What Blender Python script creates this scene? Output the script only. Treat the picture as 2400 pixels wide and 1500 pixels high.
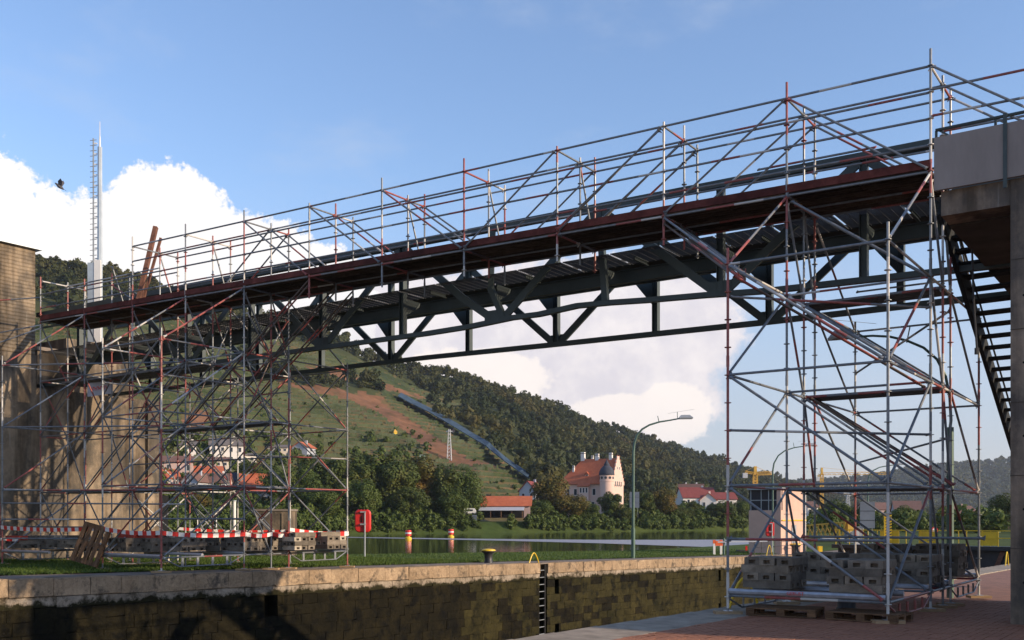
import bpy, bmesh, math, random
import numpy as np
from mathutils import Vector, Matrix, Quaternion
random.seed(7); rng = np.random.default_rng(7)
for o in list(bpy.data.objects): bpy.data.objects.remove(o)
scene = bpy.context.scene
COL = scene.collection
F = 2340.0; HOR = 1215.0; EYE = 1.65            # photograph: focal length (px), horizon row, eye height (m)

# ------------------------------------------------------------------ camera
cam = bpy.data.objects.new('camera', bpy.data.cameras.new('camera'))
COL.objects.link(cam)
cam.location = (0, 0, EYE); cam.rotation_euler = (math.radians(90), 0, 0)
cam.data.lens = 36.0*F/2400; cam.data.sensor_width = 36; cam.data.sensor_fit = 'HORIZONTAL'
cam.data.shift_y = (HOR-750)/2400
cam.data.clip_end = 30000; cam.data.clip_start = 0.1
scene.camera = cam

# ------------------------------------------------------------------ light
SUN_DIR = Vector((0.93, -0.36, 0)).normalized()  # horizontal direction towards the sun
SUN_EL = math.radians(18)
s3 = Vector((SUN_DIR.x*math.cos(SUN_EL), SUN_DIR.y*math.cos(SUN_EL), math.sin(SUN_EL)))
sun = bpy.data.objects.new('sun', bpy.data.lights.new('sun', 'SUN'))
COL.objects.link(sun)
sun.data.energy = 4.4; sun.data.angle = math.radians(0.5); sun.data.color = (1.0, 0.80, 0.58)
sun.rotation_euler = (-s3).to_track_quat('-Z', 'Y').to_euler()

world = bpy.data.worlds.new('World'); scene.world = world; world.use_nodes = True
wt = world.node_tree; wt.nodes.clear()
def wn(t, **kw):
    n = wt.nodes.new(t)
    for k, v in kw.items(): setattr(n, k, v)
    return n
def wm(op, a, b=None, c=None, clamp=False):
    n = wn('ShaderNodeMath', operation=op, use_clamp=clamp)
    for i, v in enumerate((a, b, c)):
        if v is None: continue
        if isinstance(v, (int, float)): n.inputs[i].default_value = v
        else: wt.links.new(v, n.inputs[i])
    return n.outputs[0]
def wmix(f, a, b):
    n = wn('ShaderNodeMix', data_type='RGBA')
    for i, v in ((0, f), (6, a), (7, b)):
        if isinstance(v, (int, float)): n.inputs[i].default_value = v
        elif isinstance(v, tuple): n.inputs[i].default_value = v
        else: wt.links.new(v, n.inputs[i])
    return n.outputs[2]
def wsmooth(v, lo, hi):
    n = wn('ShaderNodeMapRange', interpolation_type='SMOOTHSTEP')
    wt.links.new(v, n.inputs[0]); n.inputs[1].default_value = lo; n.inputs[2].default_value = hi
    return n.outputs[0]
sky = wn('ShaderNodeTexSky', sky_type='NISHITA', sun_disc=False)
sky.sun_elevation = SUN_EL; sky.sun_rotation = math.atan2(SUN_DIR.x, SUN_DIR.y)
sky.altitude = 150; sky.air_density = 1.25; sky.dust_density = 0.4; sky.ozone_density = 3.2
tc = wn('ShaderNodeTexCoord')
sep = wn('ShaderNodeSeparateXYZ'); wt.links.new(tc.outputs['Generated'], sep.inputs[0])
AZ = wm('MULTIPLY', wm('ARCTAN2', sep.outputs[0], sep.outputs[1]), 57.2958)      # degrees right of straight ahead
EL = wm('MULTIPLY', wm('ARCSINE', sep.outputs[2]), 57.2958)                      # degrees above the horizon
cmb = wn('ShaderNodeCombineXYZ'); wt.links.new(AZ, cmb.inputs[0]); wt.links.new(EL, cmb.inputs[1])
def wnoise(scale, detail, rough, off=0.0, sy=1.0):
    mp = wn('ShaderNodeMapping'); mp.inputs['Location'].default_value = (off, off*0.7, off*1.3)
    mp.inputs['Scale'].default_value = (scale, scale*sy, scale)
    wt.links.new(cmb.outputs[0], mp.inputs[0])
    n = wn('ShaderNodeTexNoise'); n.inputs['Scale'].default_value = 1.0
    n.inputs['Detail'].default_value = detail; n.inputs['Roughness'].default_value = rough
    wt.links.new(mp.outputs[0], n.inputs['Vector'])
    return n.outputs[0]
def blob(a0, e0, ra, re):
    x = wm('DIVIDE', wm('SUBTRACT', AZ, a0), ra); y = wm('DIVIDE', wm('SUBTRACT', EL, e0), re)
    return wm('SUBTRACT', 1.0, wm('ADD', wm('MULTIPLY', x, x), wm('MULTIPLY', y, y)))
def union(bl):
    r = bl[0]
    for b in bl[1:]: r = wm('MAXIMUM', r, b)
    return r
n1 = wm('SUBTRACT', wnoise(0.22, 8, 0.58), 0.5); n2 = wm('SUBTRACT', wnoise(0.9, 6, 0.6, 11.3), 0.5)
n3 = wm('SUBTRACT', wnoise(2.4, 7, 0.62, 5.1), 0.5)
nz = wm('ADD', wm('ADD', wm('MULTIPLY', n1, 1.0), wm('MULTIPLY', n2, 0.65)), wm('MULTIPLY', n3, 0.45))
# big white cumulus on the left, its tail reaching behind the bridge
cum = union([blob(-28.5, 11, 5.5, 7.6), blob(-25, 10, 7, 7.2), blob(-19.0, 12, 5.2, 7.0), blob(-14.5, 11.5, 5.0, 5.4), blob(-11.0, 11, 3.6, 4.4), blob(-22, 8, 15, 6.5),
             blob(-40, 9, 9, 6), blob(58, 8, 9, 4), blob(92, 10, 14, 5), blob(-95, 9, 16, 5), blob(150, 8, 18, 5), blob(-150, 9, 15, 5)])
cm = wsmooth(wm('ADD', cum, nz), 0.03, 0.17)
# softer, pinkish bank lower down in the middle
bank = union([blob(-5, 10.0, 9, 4.6), blob(2, 10.5, 9.5, 4.6), blob(8.5, 10.5, 5.0, 4.0), blob(6.5, 6.8, 6.0, 3.0), blob(2, 7, 9, 3.4)])
bm_ = wsmooth(wm('ADD', bank, wm('MULTIPLY', nz, 1.25)), -0.12, 0.42)
bedge = wsmooth(wm('ADD', union([blob(9.2, 5.9, 2.3, 1.9), blob(-2.0, 8.0, 5.0, 1.9), blob(6.2, 6.0, 3.2, 1.3)]), wm('MULTIPLY', nz, 1.1)), 0.04, 0.34)
veil = wsmooth(wnoise(0.075, 6, 0.6, 31.0, 2.2), 0.50, 0.78)
low = wsmooth(EL, 20.0, 3.0)
K = 0.78/0.15                                       # colours below are divided by the background strength
cshade = wsmooth(wm('ADD', EL, wm('MULTIPLY', n1, 9.0)), 5.0, 14.0)
c_white = wmix(cshade, (0.80*K, 0.75*K, 0.78*K, 1), (1.06*K, 1.03*K, 1.02*K, 1))
bshade = wsmooth(wm('ADD', wm('MULTIPLY', n1, 2.0), n2), -0.45, 0.5)
c_bank = wmix(bshade, (0.80*K, 0.745*K, 0.79*K, 1), (1.02*K, 0.94*K, 0.92*K, 1))
c_edge = (1.10*K, 1.0*K, 0.93*K, 1)
stint = wn('ShaderNodeMix', data_type='RGBA', blend_type='MULTIPLY'); stint.inputs[0].default_value = 1.0
wt.links.new(sky.outputs[0], stint.inputs[6]); stint.inputs[7].default_value = (1.18, 1.12, 1.22, 1)
skyc = wmix(wm('MULTIPLY', low, 0.66), stint.outputs[2], (0.47*K, 0.50*K, 0.64*K, 1))
skyc = wmix(wm('MULTIPLY', veil, 0.34), skyc, (0.62*K, 0.68*K, 0.80*K, 1))
skyc = wmix(wm('MULTIPLY', bm_, 0.92), skyc, c_bank)
skyc = wmix(wm('MULTIPLY', bedge, 0.8), skyc, c_edge)
skyc = wmix(cm, skyc, c_white)
bg = wn('ShaderNodeBackground'); bg.inputs[1].default_value = 0.15
wt.links.new(skyc, bg.inputs[0])
wo = wn('ShaderNodeOutputWorld'); wt.links.new(bg.outputs[0], wo.inputs[0])

vs = scene.view_settings
vs.view_transform = 'Standard'; vs.look = 'None'; vs.exposure = 0.42; vs.gamma = 1.0; vs.use_curve_mapping = False
cy = scene.cycles
cy.use_denoising = True; cy.max_bounces = 6; cy.diffuse_bounces = 3; cy.glossy_bounces = 3; cy.transparent_max_bounces = 6
cy.sample_clamp_indirect = 6.0
try: cy.denoiser = 'OPENIMAGEDENOISE'
except Exception: pass

# ------------------------------------------------------------------ materials
MATS = {}
def nodes(name):
    m = bpy.data.materials.new(name); m.use_nodes = True; t = m.node_tree
    return m, t, t.nodes['Principled BSDF']
def link(t, a, b): t.links.new(a, b)
def coords(t, scale=(1, 1, 1), rand=True, kind='Object'):
    c = t.nodes.new('ShaderNodeTexCoord'); mp = t.nodes.new('ShaderNodeMapping')
    mp.inputs['Scale'].default_value = scale
    link(t, c.outputs[kind], mp.inputs[0])
    if rand:
        oi = t.nodes.new('ShaderNodeObjectInfo'); mu = t.nodes.new('ShaderNodeMath'); mu.operation = 'MULTIPLY'; mu.inputs[1].default_value = 37.0
        link(t, oi.outputs['Random'], mu.inputs[0]); link(t, mu.outputs[0], mp.inputs['Location'])
    return mp.outputs[0]
def noise(t, vec, scale, detail=4, rough=0.6):
    n = t.nodes.new('ShaderNodeTexNoise'); n.inputs['Scale'].default_value = scale
    n.inputs['Detail'].default_value = detail; n.inputs['Roughness'].default_value = rough
    link(t, vec, n.inputs['Vector']); return n.outputs[0]
def ramp(t, v, stops):
    r = t.nodes.new('ShaderNodeValToRGB'); e = r.color_ramp.elements
    while len(e) < len(stops): e.new(0.5)
    for i, (p, c) in enumerate(stops):
        e[i].position = p; e[i].color = (*c, 1) if len(c) == 3 else c
    link(t, v, r.inputs[0]); return r.outputs[0]
def tmix(t, f, a, b, mode='MIX'):
    n = t.nodes.new('ShaderNodeMix'); n.data_type = 'RGBA'; n.blend_type = mode
    for i, v in ((0, f), (6, a), (7, b)):
        if isinstance(v, (int, float)): n.inputs[i].default_value = v
        elif isinstance(v, tuple): n.inputs[i].default_value = (*v, 1) if len(v) == 3 else v
        else: link(t, v, n.inputs[i])
    return n.outputs[2]
def bump(t, b, h, strength=0.4, dist=0.02):
    n = t.nodes.new('ShaderNodeBump'); n.inputs['Strength'].default_value = strength; n.inputs['Distance'].default_value = dist
    link(t, h, n.inputs['Height']); link(t, n.outputs[0], b.inputs['Normal'])
def simple(name, col, rough=0.7, metal=0.0, var=0.25, scale=3.0, bmp=0.0, col2=None, stretch=(1, 1, 1), rand=True, own=0.0):
    if name in MATS: return MATS[name]
    m, t, b = nodes(name)
    v = coords(t, stretch, rand); n = noise(t, v, scale, 5, 0.65)
    lo = tuple(c*(1-var) for c in col); hi = tuple(min(1, c*(1+var)) for c in col)
    if col2: lo, hi = col, col2
    c = ramp(t, n, [(0.3, lo), (0.7, hi)])
    if own:
        oi = t.nodes.new('ShaderNodeObjectInfo'); c = tmix(t, own, c, ramp(t, oi.outputs['Random'], [(0.0, (0.45, 0.44, 0.42)), (0.5, (0.95, 0.93, 0.9)), (1.0, (1.5, 1.4, 1.25))]), 'MULTIPLY')
        c = tmix(t, 0.6, c, ramp(t, noise(t, v, 1.6, 6, 0.7), [(0.38, (0.45, 0.42, 0.38)), (0.6, (1.1, 1.08, 1.05))]), 'MULTIPLY')
    link(t, c, b.inputs['Base Color'])
    if rough >= 0.8: b.inputs['Specular IOR Level'].default_value = 0.2
    b.inputs['Roughness'].default_value = rough; b.inputs['Metallic'].default_value = metal
    if bmp:
        n2 = noise(t, v, scale*6, 4, 0.7); bump(t, b, n2, bmp, 0.03)
    MATS[name] = m; return m

def tube_mat(name, red, white, base=(0.20, 0.21, 0.22)):
    m, t, b = nodes(name)
    c = t.nodes.new('ShaderNodeTexCoord'); sp = t.nodes.new('ShaderNodeSeparateXYZ'); link(t, c.outputs['Object'], sp.inputs[0])
    oi = t.nodes.new('ShaderNodeObjectInfo')
    def mm(op, a, bb=None):
        n = t.nodes.new('ShaderNodeMath'); n.operation = op
        for i, v in enumerate((a, bb)):
            if v is None: continue
            if isinstance(v, (int, float)): n.inputs[i].default_value = v
            else: link(t, v, n.inputs[i])
        return n.outputs[0]
    ph = mm('MULTIPLY', oi.outputs['Random'], 91.7)
    cell = mm('FLOOR', mm('ADD', mm('MULTIPLY', sp.outputs[2], 1.55), ph))
    w = t.nodes.new('ShaderNodeTexWhiteNoise'); w.noise_dimensions = '2D'
    cv = t.nodes.new('ShaderNodeCombineXYZ'); link(t, cell, cv.inputs[0]); link(t, ph, cv.inputs[1]); link(t, cv.outputs[0], w.inputs['Vector'])
    v = coords(t); n = noise(t, v, 9, 5, 0.7); nf = noise(t, v, 40, 3, 0.6)
    wear = ramp(t, nf, [(0.40, (1, 1, 1)), (0.62, (0.0, 0.0, 0.0))])
    isr = mm('LESS_THAN', w.outputs[0], red); isw = mm('GREATER_THAN', w.outputs[0], 1-white)
    g = ramp(t, n, [(0.3, tuple(x*0.72 for x in base)), (0.7, tuple(x*1.25 for x in base))])
    col = tmix(t, mm('MULTIPLY', isr, mm('ADD', 0.72, mm('MULTIPLY', wear, 0.28))), g, ramp(t, n, [(0.3, (0.24, 0.042, 0.034)), (0.7, (0.40, 0.085, 0.06))]))
    col = tmix(t, mm('MULTIPLY', isw, 0.8), col, (0.62, 0.58, 0.52))
    link(t, col, b.inputs['Base Color'])
    paint = mm('MAXIMUM', isr, isw)
    link(t, mm('MULTIPLY', mm('SUBTRACT', 1.0, paint), 0.4), b.inputs['Metallic'])
    b.inputs['Roughness'].default_value = 0.48
    MATS[name] = m; return m
M_TUBE = tube_mat('galvanised_tube', 0.13, 0.08)
M_POST = tube_mat('painted_standard', 0.30, 0.22)
M_RUSTTUBE = tube_mat('rusty_tube', 0.30, 0.02, (0.13, 0.095, 0.075))
for mm_ in (M_RUSTTUBE,):
    pass
M_TOE = simple('toe_board_red', (0.115, 0.032, 0.026), 0.8, 0, 0.4, 2.5, 0.2, own=0.5)
M_DECK = simple('deck_steel_brown', (0.11, 0.082, 0.064), 0.8, 0, 0.35, 3.0, 0.2, own=0.8)
M_DECKG = simple('deck_steel_grey', (0.16, 0.165, 0.17), 0.55, 0.3, 0.3, 4.0)
M_ALU = simple('aluminium_beam', (0.42, 0.42, 0.44), 0.4, 0.5, 0.2, 6.0)
M_WOOD = simple('fresh_wood', (0.34, 0.23, 0.13), 0.8, 0, 0.3, 6.0, 0.2, stretch=(1, 8, 8))
M_OLDWOOD = simple('old_wood', (0.15, 0.088, 0.05), 0.85, 0, 0.45, 5.0, 0.4, stretch=(1, 7, 7), own=0.6)
M_BRIDGE = simple('bridge_paint_green', (0.044, 0.060, 0.057), 0.55, 0, 0.22, 1.6, 0.1)
M_BRIDGEDK = simple('bridge_deck_dark', (0.022, 0.024, 0.025), 0.8, 0, 0.2, 1.6)
M_GRATE = simple('grating_steel', (0.07, 0.07, 0.073), 0.5, 0.3, 0.2, 4)
M_RUST = simple('rust_red_steel', (0.16, 0.075, 0.05), 0.8, 0, 0.4, 4, 0.3)
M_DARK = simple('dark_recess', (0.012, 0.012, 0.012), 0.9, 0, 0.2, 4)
M_GLASS = simple('window_glass', (0.03, 0.035, 0.045), 0.08, 0, 0.2, 0.5)
M_WHITE = simple('white_paint', (0.72, 0.70, 0.66), 0.6, 0, 0.06, 2)
M_RED = simple('signal_red', (0.62, 0.025, 0.02), 0.4, 0, 0.12, 3)
M_ORANGE = simple('signal_orange', (0.75, 0.13, 0.03), 0.45, 0, 0.1, 3)
M_YELLOW = simple('signal_yellow', (0.72, 0.47, 0.015), 0.45, 0, 0.12, 3)
M_CRANE = simple('crane_yellow', (0.62, 0.36, 0.05), 0.5, 0, 0.15, 1)
M_BLACK = simple('black_iron', (0.02, 0.02, 0.022), 0.5, 0, 0.3, 5)
M_GREENPOST = simple('lamp_post_green', (0.075, 0.13, 0.10), 0.45, 0.1, 0.2, 2)
M_LAMP = simple('lamp_housing', (0.32, 0.34, 0.35), 0.45, 0.2, 0.15, 3)
M_BLOCK = simple('ballast_concrete', (0.22, 0.19, 0.155), 0.9, 0, 0.28, 5, 0.4, own=0.6)
M_BLOCKR = simple('ballast_painted_red', (0.45, 0.07, 0.045), 0.8, 0, 0.25, 5, 0.3)
M_BLOCKP = simple('ballast_pale', (0.42, 0.36, 0.28), 0.9, 0, 0.2, 5, 0.3)
M_ASPH = simple('asphalt', (0.045, 0.047, 0.052), 0.9, 0, 0.25, 3, 0.3)
M_PANEL = simple('parapet_panel', (0.29, 0.245, 0.215), 0.8, 0, 0.16, 2.2, 0.2, stretch=(1, 1, 0.25))
M_MAST = simple('mast_steel', (0.42, 0.47, 0.50), 0.45, 0.3, 0.12, 2)
M_PINK = simple('pink_render', (0.56, 0.37, 0.29), 0.85, 0, 0.07, 1.2, 0.1)

def concrete(name, a, b_, boards=False):
    m, t, b = nodes(name)
    v = coords(t, (1, 1, 1), False)
    vs_ = coords(t, (2.1, 2.1, 0.13), False)
    n1 = noise(t, v, 0.55, 7, 0.65); n2 = noise(t, vs_, 1.1, 5, 0.6); n3 = noise(t, v, 7, 5, 0.7)
    c = ramp(t, n1, [(0.3, a), (0.72, b_)])
    big = noise(t, coords(t, (1, 1, 0.6), False), 0.62, 9, 0.68)
    c = tmix(t, ramp(t, big, [(0.42, (0, 0, 0)), (0.56, (0.9, 0.9, 0.9))]), c, (a[0]*0.40, a[1]*0.46, a[2]*0.56))
    st = ramp(t, n2, [(0.36, (0.30, 0.28, 0.26)), (0.58, (1, 1, 1))])
    c = tmix(t, 0.8, c, st, 'MULTIPLY')
    lime = ramp(t, noise(t, vs_, 2.3, 4, 0.6), [(0.66, (0, 0, 0)), (0.78, (1, 1, 1))])
    c = tmix(t, tmix(t, 0.45, (0, 0, 0), lime), c, (0.50, 0.47, 0.42))
    lim2 = ramp(t, noise(t, coords(t, (1, 1, 1.4), False), 1.1, 6, 0.7), [(0.66, (0, 0, 0)), (0.72, (1, 1, 1))])
    c = tmix(t, tmix(t, 0.4, (0, 0, 0), lim2), c, (0.46, 0.43, 0.38))
    c = tmix(t, 0.35, c, ramp(t, n3, [(0.3, (0.6, 0.6, 0.6)), (0.7, (1.15, 1.1, 1.05))]), 'MULTIPLY')
    link(t, c, b.inputs['Base Color']); b.inputs['Roughness'].default_value = 0.9; b.inputs['Specular IOR Level'].default_value = 0.2
    if boards:
        w = t.nodes.new('ShaderNodeTexWave'); w.wave_type = 'BANDS'; w.bands_direction = 'Z'
        w.inputs['Scale'].default_value = 2.2; w.inputs['Distortion'].default_value = 1.2; w.inputs['Detail'].default_value = 3
        link(t, v, w.inputs['Vector']); bump(t, b, w.outputs[1], 0.7, 0.04)
    else: bump(t, b, n3, 0.5, 0.03)
    MATS[name] = m; return m
M_SLAB = simple('shade_darkened_concrete', (0.075, 0.062, 0.05), 0.9, 0, 0.25, 2)  # slab underside's shade put into the colour; also used for dark pillar joints
M_CONC = concrete('weathered_concrete', (0.20, 0.155, 0.108), (0.40, 0.31, 0.215))
M_CONCB = concrete('board_marked_concrete', (0.24, 0.18, 0.12), (0.36, 0.28, 0.19), True)
M_PILLAR = concrete('pillar_concrete', (0.27, 0.205, 0.145), (0.38, 0.295, 0.215))
M_QUAY = simple('quay_concrete', (0.20, 0.165, 0.135), 0.9, 0, 0.3, 1.3, 0.3, rand=False)
M_COPN = simple('near_coping_stone', (0.30, 0.245, 0.185), 0.9, 0, 0.3, 2.6, 0.3)

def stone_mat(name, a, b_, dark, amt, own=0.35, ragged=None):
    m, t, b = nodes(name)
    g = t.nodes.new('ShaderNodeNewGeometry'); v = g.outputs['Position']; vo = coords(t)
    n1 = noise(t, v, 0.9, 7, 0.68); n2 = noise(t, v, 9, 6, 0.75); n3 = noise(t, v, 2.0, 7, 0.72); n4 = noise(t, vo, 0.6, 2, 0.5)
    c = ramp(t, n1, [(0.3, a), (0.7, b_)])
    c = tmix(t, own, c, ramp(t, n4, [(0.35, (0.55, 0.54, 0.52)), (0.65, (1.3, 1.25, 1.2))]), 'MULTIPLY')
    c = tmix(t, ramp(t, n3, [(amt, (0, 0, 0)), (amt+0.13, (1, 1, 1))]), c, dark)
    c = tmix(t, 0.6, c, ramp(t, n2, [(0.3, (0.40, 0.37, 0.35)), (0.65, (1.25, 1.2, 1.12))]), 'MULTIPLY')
    if ragged:
        oc = t.nodes.new('ShaderNodeTexCoord'); sp = t.nodes.new('ShaderNodeSeparateXYZ'); link(t, oc.outputs['Object'], sp.inputs[0])
        ad = t.nodes.new('ShaderNodeMath'); ad.operation = 'MULTIPLY_ADD'; link(t, noise(t, v, 1.6, 7, 0.75), ad.inputs[0]); ad.inputs[1].default_value = 0.75; link(t, sp.outputs[2], ad.inputs[2])
        c = tmix(t, ramp(t, ad.outputs[0], [(ragged-0.05, (1, 1, 1)), (ragged+0.03, (0, 0, 0))]), c, tmix(t, n2, (0.008, 0.008, 0.005), (0.04, 0.035, 0.014)))
    link(t, c, b.inputs['Base Color']); b.inputs['Roughness'].default_value = 0.92; b.inputs['Specular IOR Level'].default_value = 0.12
    bump(t, b, n2, 0.9, 0.06)
    MATS[name] = m; return m
M_COPING = stone_mat('coping_sandstone', (0.27, 0.195, 0.125), (0.45, 0.34, 0.23), (0.10, 0.082, 0.065), 0.52)
M_COURSE = stone_mat('pale_course_stone', (0.24, 0.20, 0.155), (0.42, 0.36, 0.29), (0.08, 0.065, 0.045), 0.50, 0.35, 0.36)
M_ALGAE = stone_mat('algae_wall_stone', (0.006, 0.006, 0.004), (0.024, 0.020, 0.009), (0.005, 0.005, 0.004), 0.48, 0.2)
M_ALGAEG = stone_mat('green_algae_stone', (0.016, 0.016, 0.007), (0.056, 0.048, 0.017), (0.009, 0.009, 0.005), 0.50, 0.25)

def paver_mat():
    m, t, b = nodes('red_paver')
    oi = t.nodes.new('ShaderNodeObjectInfo'); v = coords(t, (1, 1, 1), False); n = noise(t, v, 2.0, 6, 0.7); n2 = noise(t, v, 14, 4, 0.7)
    c = ramp(t, n2, [(0.25, (0.24, 0.10, 0.056)), (0.75, (0.42, 0.185, 0.105))])
    c = tmix(t, 0.5, c, ramp(t, n, [(0.3, (0.6, 0.6, 0.6)), (0.7, (1.2, 1.15, 1.1))]), 'MULTIPLY')
    link(t, c, b.inputs['Base Color']); b.inputs['Roughness'].default_value = 0.85; b.inputs['Specular IOR Level'].default_value = 0.2; bump(t, b, n2, 0.3, 0.01)
    MATS['red_paver'] = m; return m
M_PAVER = paver_mat()
def paving_mat():
    m, t, b = nodes('far_paving')
    v = coords(t, (1, 1, 1), False); br = t.nodes.new('ShaderNodeTexBrick')
    br.inputs['Scale'].default_value = 1.0; br.inputs['Brick Width'].default_value = 0.2; br.inputs['Row Height'].default_value = 0.1; br.inputs['Mortar Size'].default_value = 0.006
    br.inputs['Color1'].default_value = (0.22, 0.095, 0.054, 1); br.inputs['Color2'].default_value = (0.33, 0.145, 0.084, 1); br.inputs['Mortar'].default_value = (0.07, 0.055, 0.045, 1)
    link(t, v, br.inputs['Vector']); n = noise(t, v, 1.1, 6, 0.7)
    link(t, tmix(t, 0.5, br.outputs[0], ramp(t, n, [(0.3, (0.65, 0.62, 0.6)), (0.7, (1.15, 1.15, 1.15))]), 'MULTIPLY'), b.inputs['Base Color'])
    b.inputs['Roughness'].default_value = 0.85
    MATS['far_paving'] = m; return m
M_PAVING = paving_mat()

def leaf_mat(name, stops, trans=0.25, scale=0.35):
    m, t, b = nodes(name)
    v = coords(t); n = noise(t, v, scale, 3, 0.6); n2 = noise(t, v, scale*9, 2, 0.6)
    c = ramp(t, n, stops)
    c = tmix(t, 0.7, c, ramp(t, n2, [(0.3, (0.55, 0.58, 0.55)), (0.7, (1.45, 1.35, 1.2))]), 'MULTIPLY')
    link(t, c, b.inputs['Base Color']); b.inputs['Roughness'].default_value = 0.6; b.inputs['Specular IOR Level'].default_value = 0.25
    tr = t.nodes.new('ShaderNodeBsdfTranslucent'); link(t, c, tr.inputs[0]); mx = t.nodes.new('ShaderNodeMixShader'); mx.inputs[0].default_value = trans
    link(t, b.outputs[0], mx.inputs[1]); link(t, tr.outputs[0], mx.inputs[2]); link(t, mx.outputs[0], t.nodes['Material Output'].inputs[0])
    MATS[name] = m; return m
M_LEAF = leaf_mat('leaf_dark_green', [(0.25, (0.040, 0.066, 0.016)), (0.5, (0.072, 0.100, 0.022)), (0.75, (0.125, 0.125, 0.030))])
M_LEAFB = leaf_mat('leaf_autumn', [(0.2, (0.060, 0.075, 0.018)), (0.5, (0.125, 0.110, 0.025)), (0.8, (0.22, 0.115, 0.03))])
M_LEAFC = leaf_mat('leaf_mid_green', [(0.25, (0.048, 0.080, 0.016)), (0.6, (0.092, 0.128, 0.025)), (0.85, (0.145, 0.142, 0.035))])
M_FOREST = leaf_mat('forest_foliage', [(0.25, (0.030, 0.050, 0.020)), (0.45, (0.055, 0.072, 0.024)), (0.65, (0.105, 0.10, 0.028)), (0.85, (0.15, 0.095, 0.03))], 0.4, 0.011)
M_BARK = simple('bark', (0.07, 0.055, 0.04), 0.9, 0, 0.3, 4, 0.4)
M_GRASSB = leaf_mat('grass_blade', [(0.25, (0.045, 0.085, 0.014)), (0.6, (0.085, 0.13, 0.024)), (0.85, (0.14, 0.145, 0.04))], 0.25, 0.5)
M_VINE = leaf_mat('vine_rows', [(0.25, (0.020, 0.036, 0.008)), (0.55, (0.034, 0.050, 0.011)), (0.85, (0.060, 0.055, 0.016))], 0.05, 0.02)
def ground_mat(name, stops, scale, fine=1.2, bmp=0.4, kind='Object'):
    m, t, b = nodes(name)
    v = coords(t, (1, 1, 1), False, kind); n = noise(t, v, scale, 6, 0.65); n2 = noise(t, v, fine, 5, 0.7)
    c = tmix(t, 0.6, ramp(t, n, stops), ramp(t, n2, [(0.3, (0.6, 0.6, 0.58)), (0.7, (1.35, 1.3, 1.25))]), 'MULTIPLY')
    link(t, c, b.inputs['Base Color']); b.inputs['Roughness'].default_value = 0.95; b.inputs['Specular IOR Level'].default_value = 0.1; bump(t, b, n2, bmp, 0.1)
    MATS[name] = m; return m
M_GRASS = ground_mat('grass_ground', [(0.3, (0.045, 0.075, 0.015)), (0.6, (0.08, 0.115, 0.025)), (0.8, (0.13, 0.115, 0.04))], 0.35, 5.0)
M_VINEG = ground_mat('vineyard_ground', [(0.3, (0.085, 0.082, 0.030)), (0.55, (0.115, 0.092, 0.040)), (0.8, (0.16, 0.10, 0.052))], 0.03, 0.2)
M_SOIL = ground_mat('red_brown_soil', [(0.28, (0.085, 0.075, 0.035)), (0.40, (0.15, 0.080, 0.045)), (0.7, (0.25, 0.125, 0.070))], 0.09, 0.35)
M_FLOOR = ground_mat('forest_floor', [(0.3, (0.038, 0.050, 0.020)), (0.7, (0.07, 0.075, 0.027))], 0.02, 0.1)
M_FIELD = ground_mat('bank_meadow', [(0.3, (0.042, 0.068, 0.016)), (0.7, (0.078, 0.098, 0.026))], 0.03, 0.5)
M_NET = simple('blue_net', (0.04, 0.068, 0.10), 0.8, 0, 0.45, 0.35)
def water_mat(name, rough, scale, strength, col):
    m, t, b = nodes(name)
    v = coords(t, (1, 1, 1), False); vv = coords(t, (0.35, 1.0, 1), False)
    n = noise(t, vv, scale, 3, 0.55)
    b.inputs['Base Color'].default_value = (*col, 1); b.inputs['Roughness'].default_value = rough
    bump(t, b, n, strength, 0.08)
    MATS[name] = m; return m
M_WATER = water_mat('river_surface', 0.04, 0.9, 0.22, (0.018, 0.026, 0.014))
M_RIPPLE_SHEEN = water_mat('rippled_sky_sheen', 0.42, 2.6, 0.06, (0.25, 0.235, 0.245))  # pale sky reflection of the rippled band put into the base colour
M_CHAMBER = water_mat('chamber_surface', 0.05, 1.2, 0.12, (0.012, 0.016, 0.010))

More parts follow.
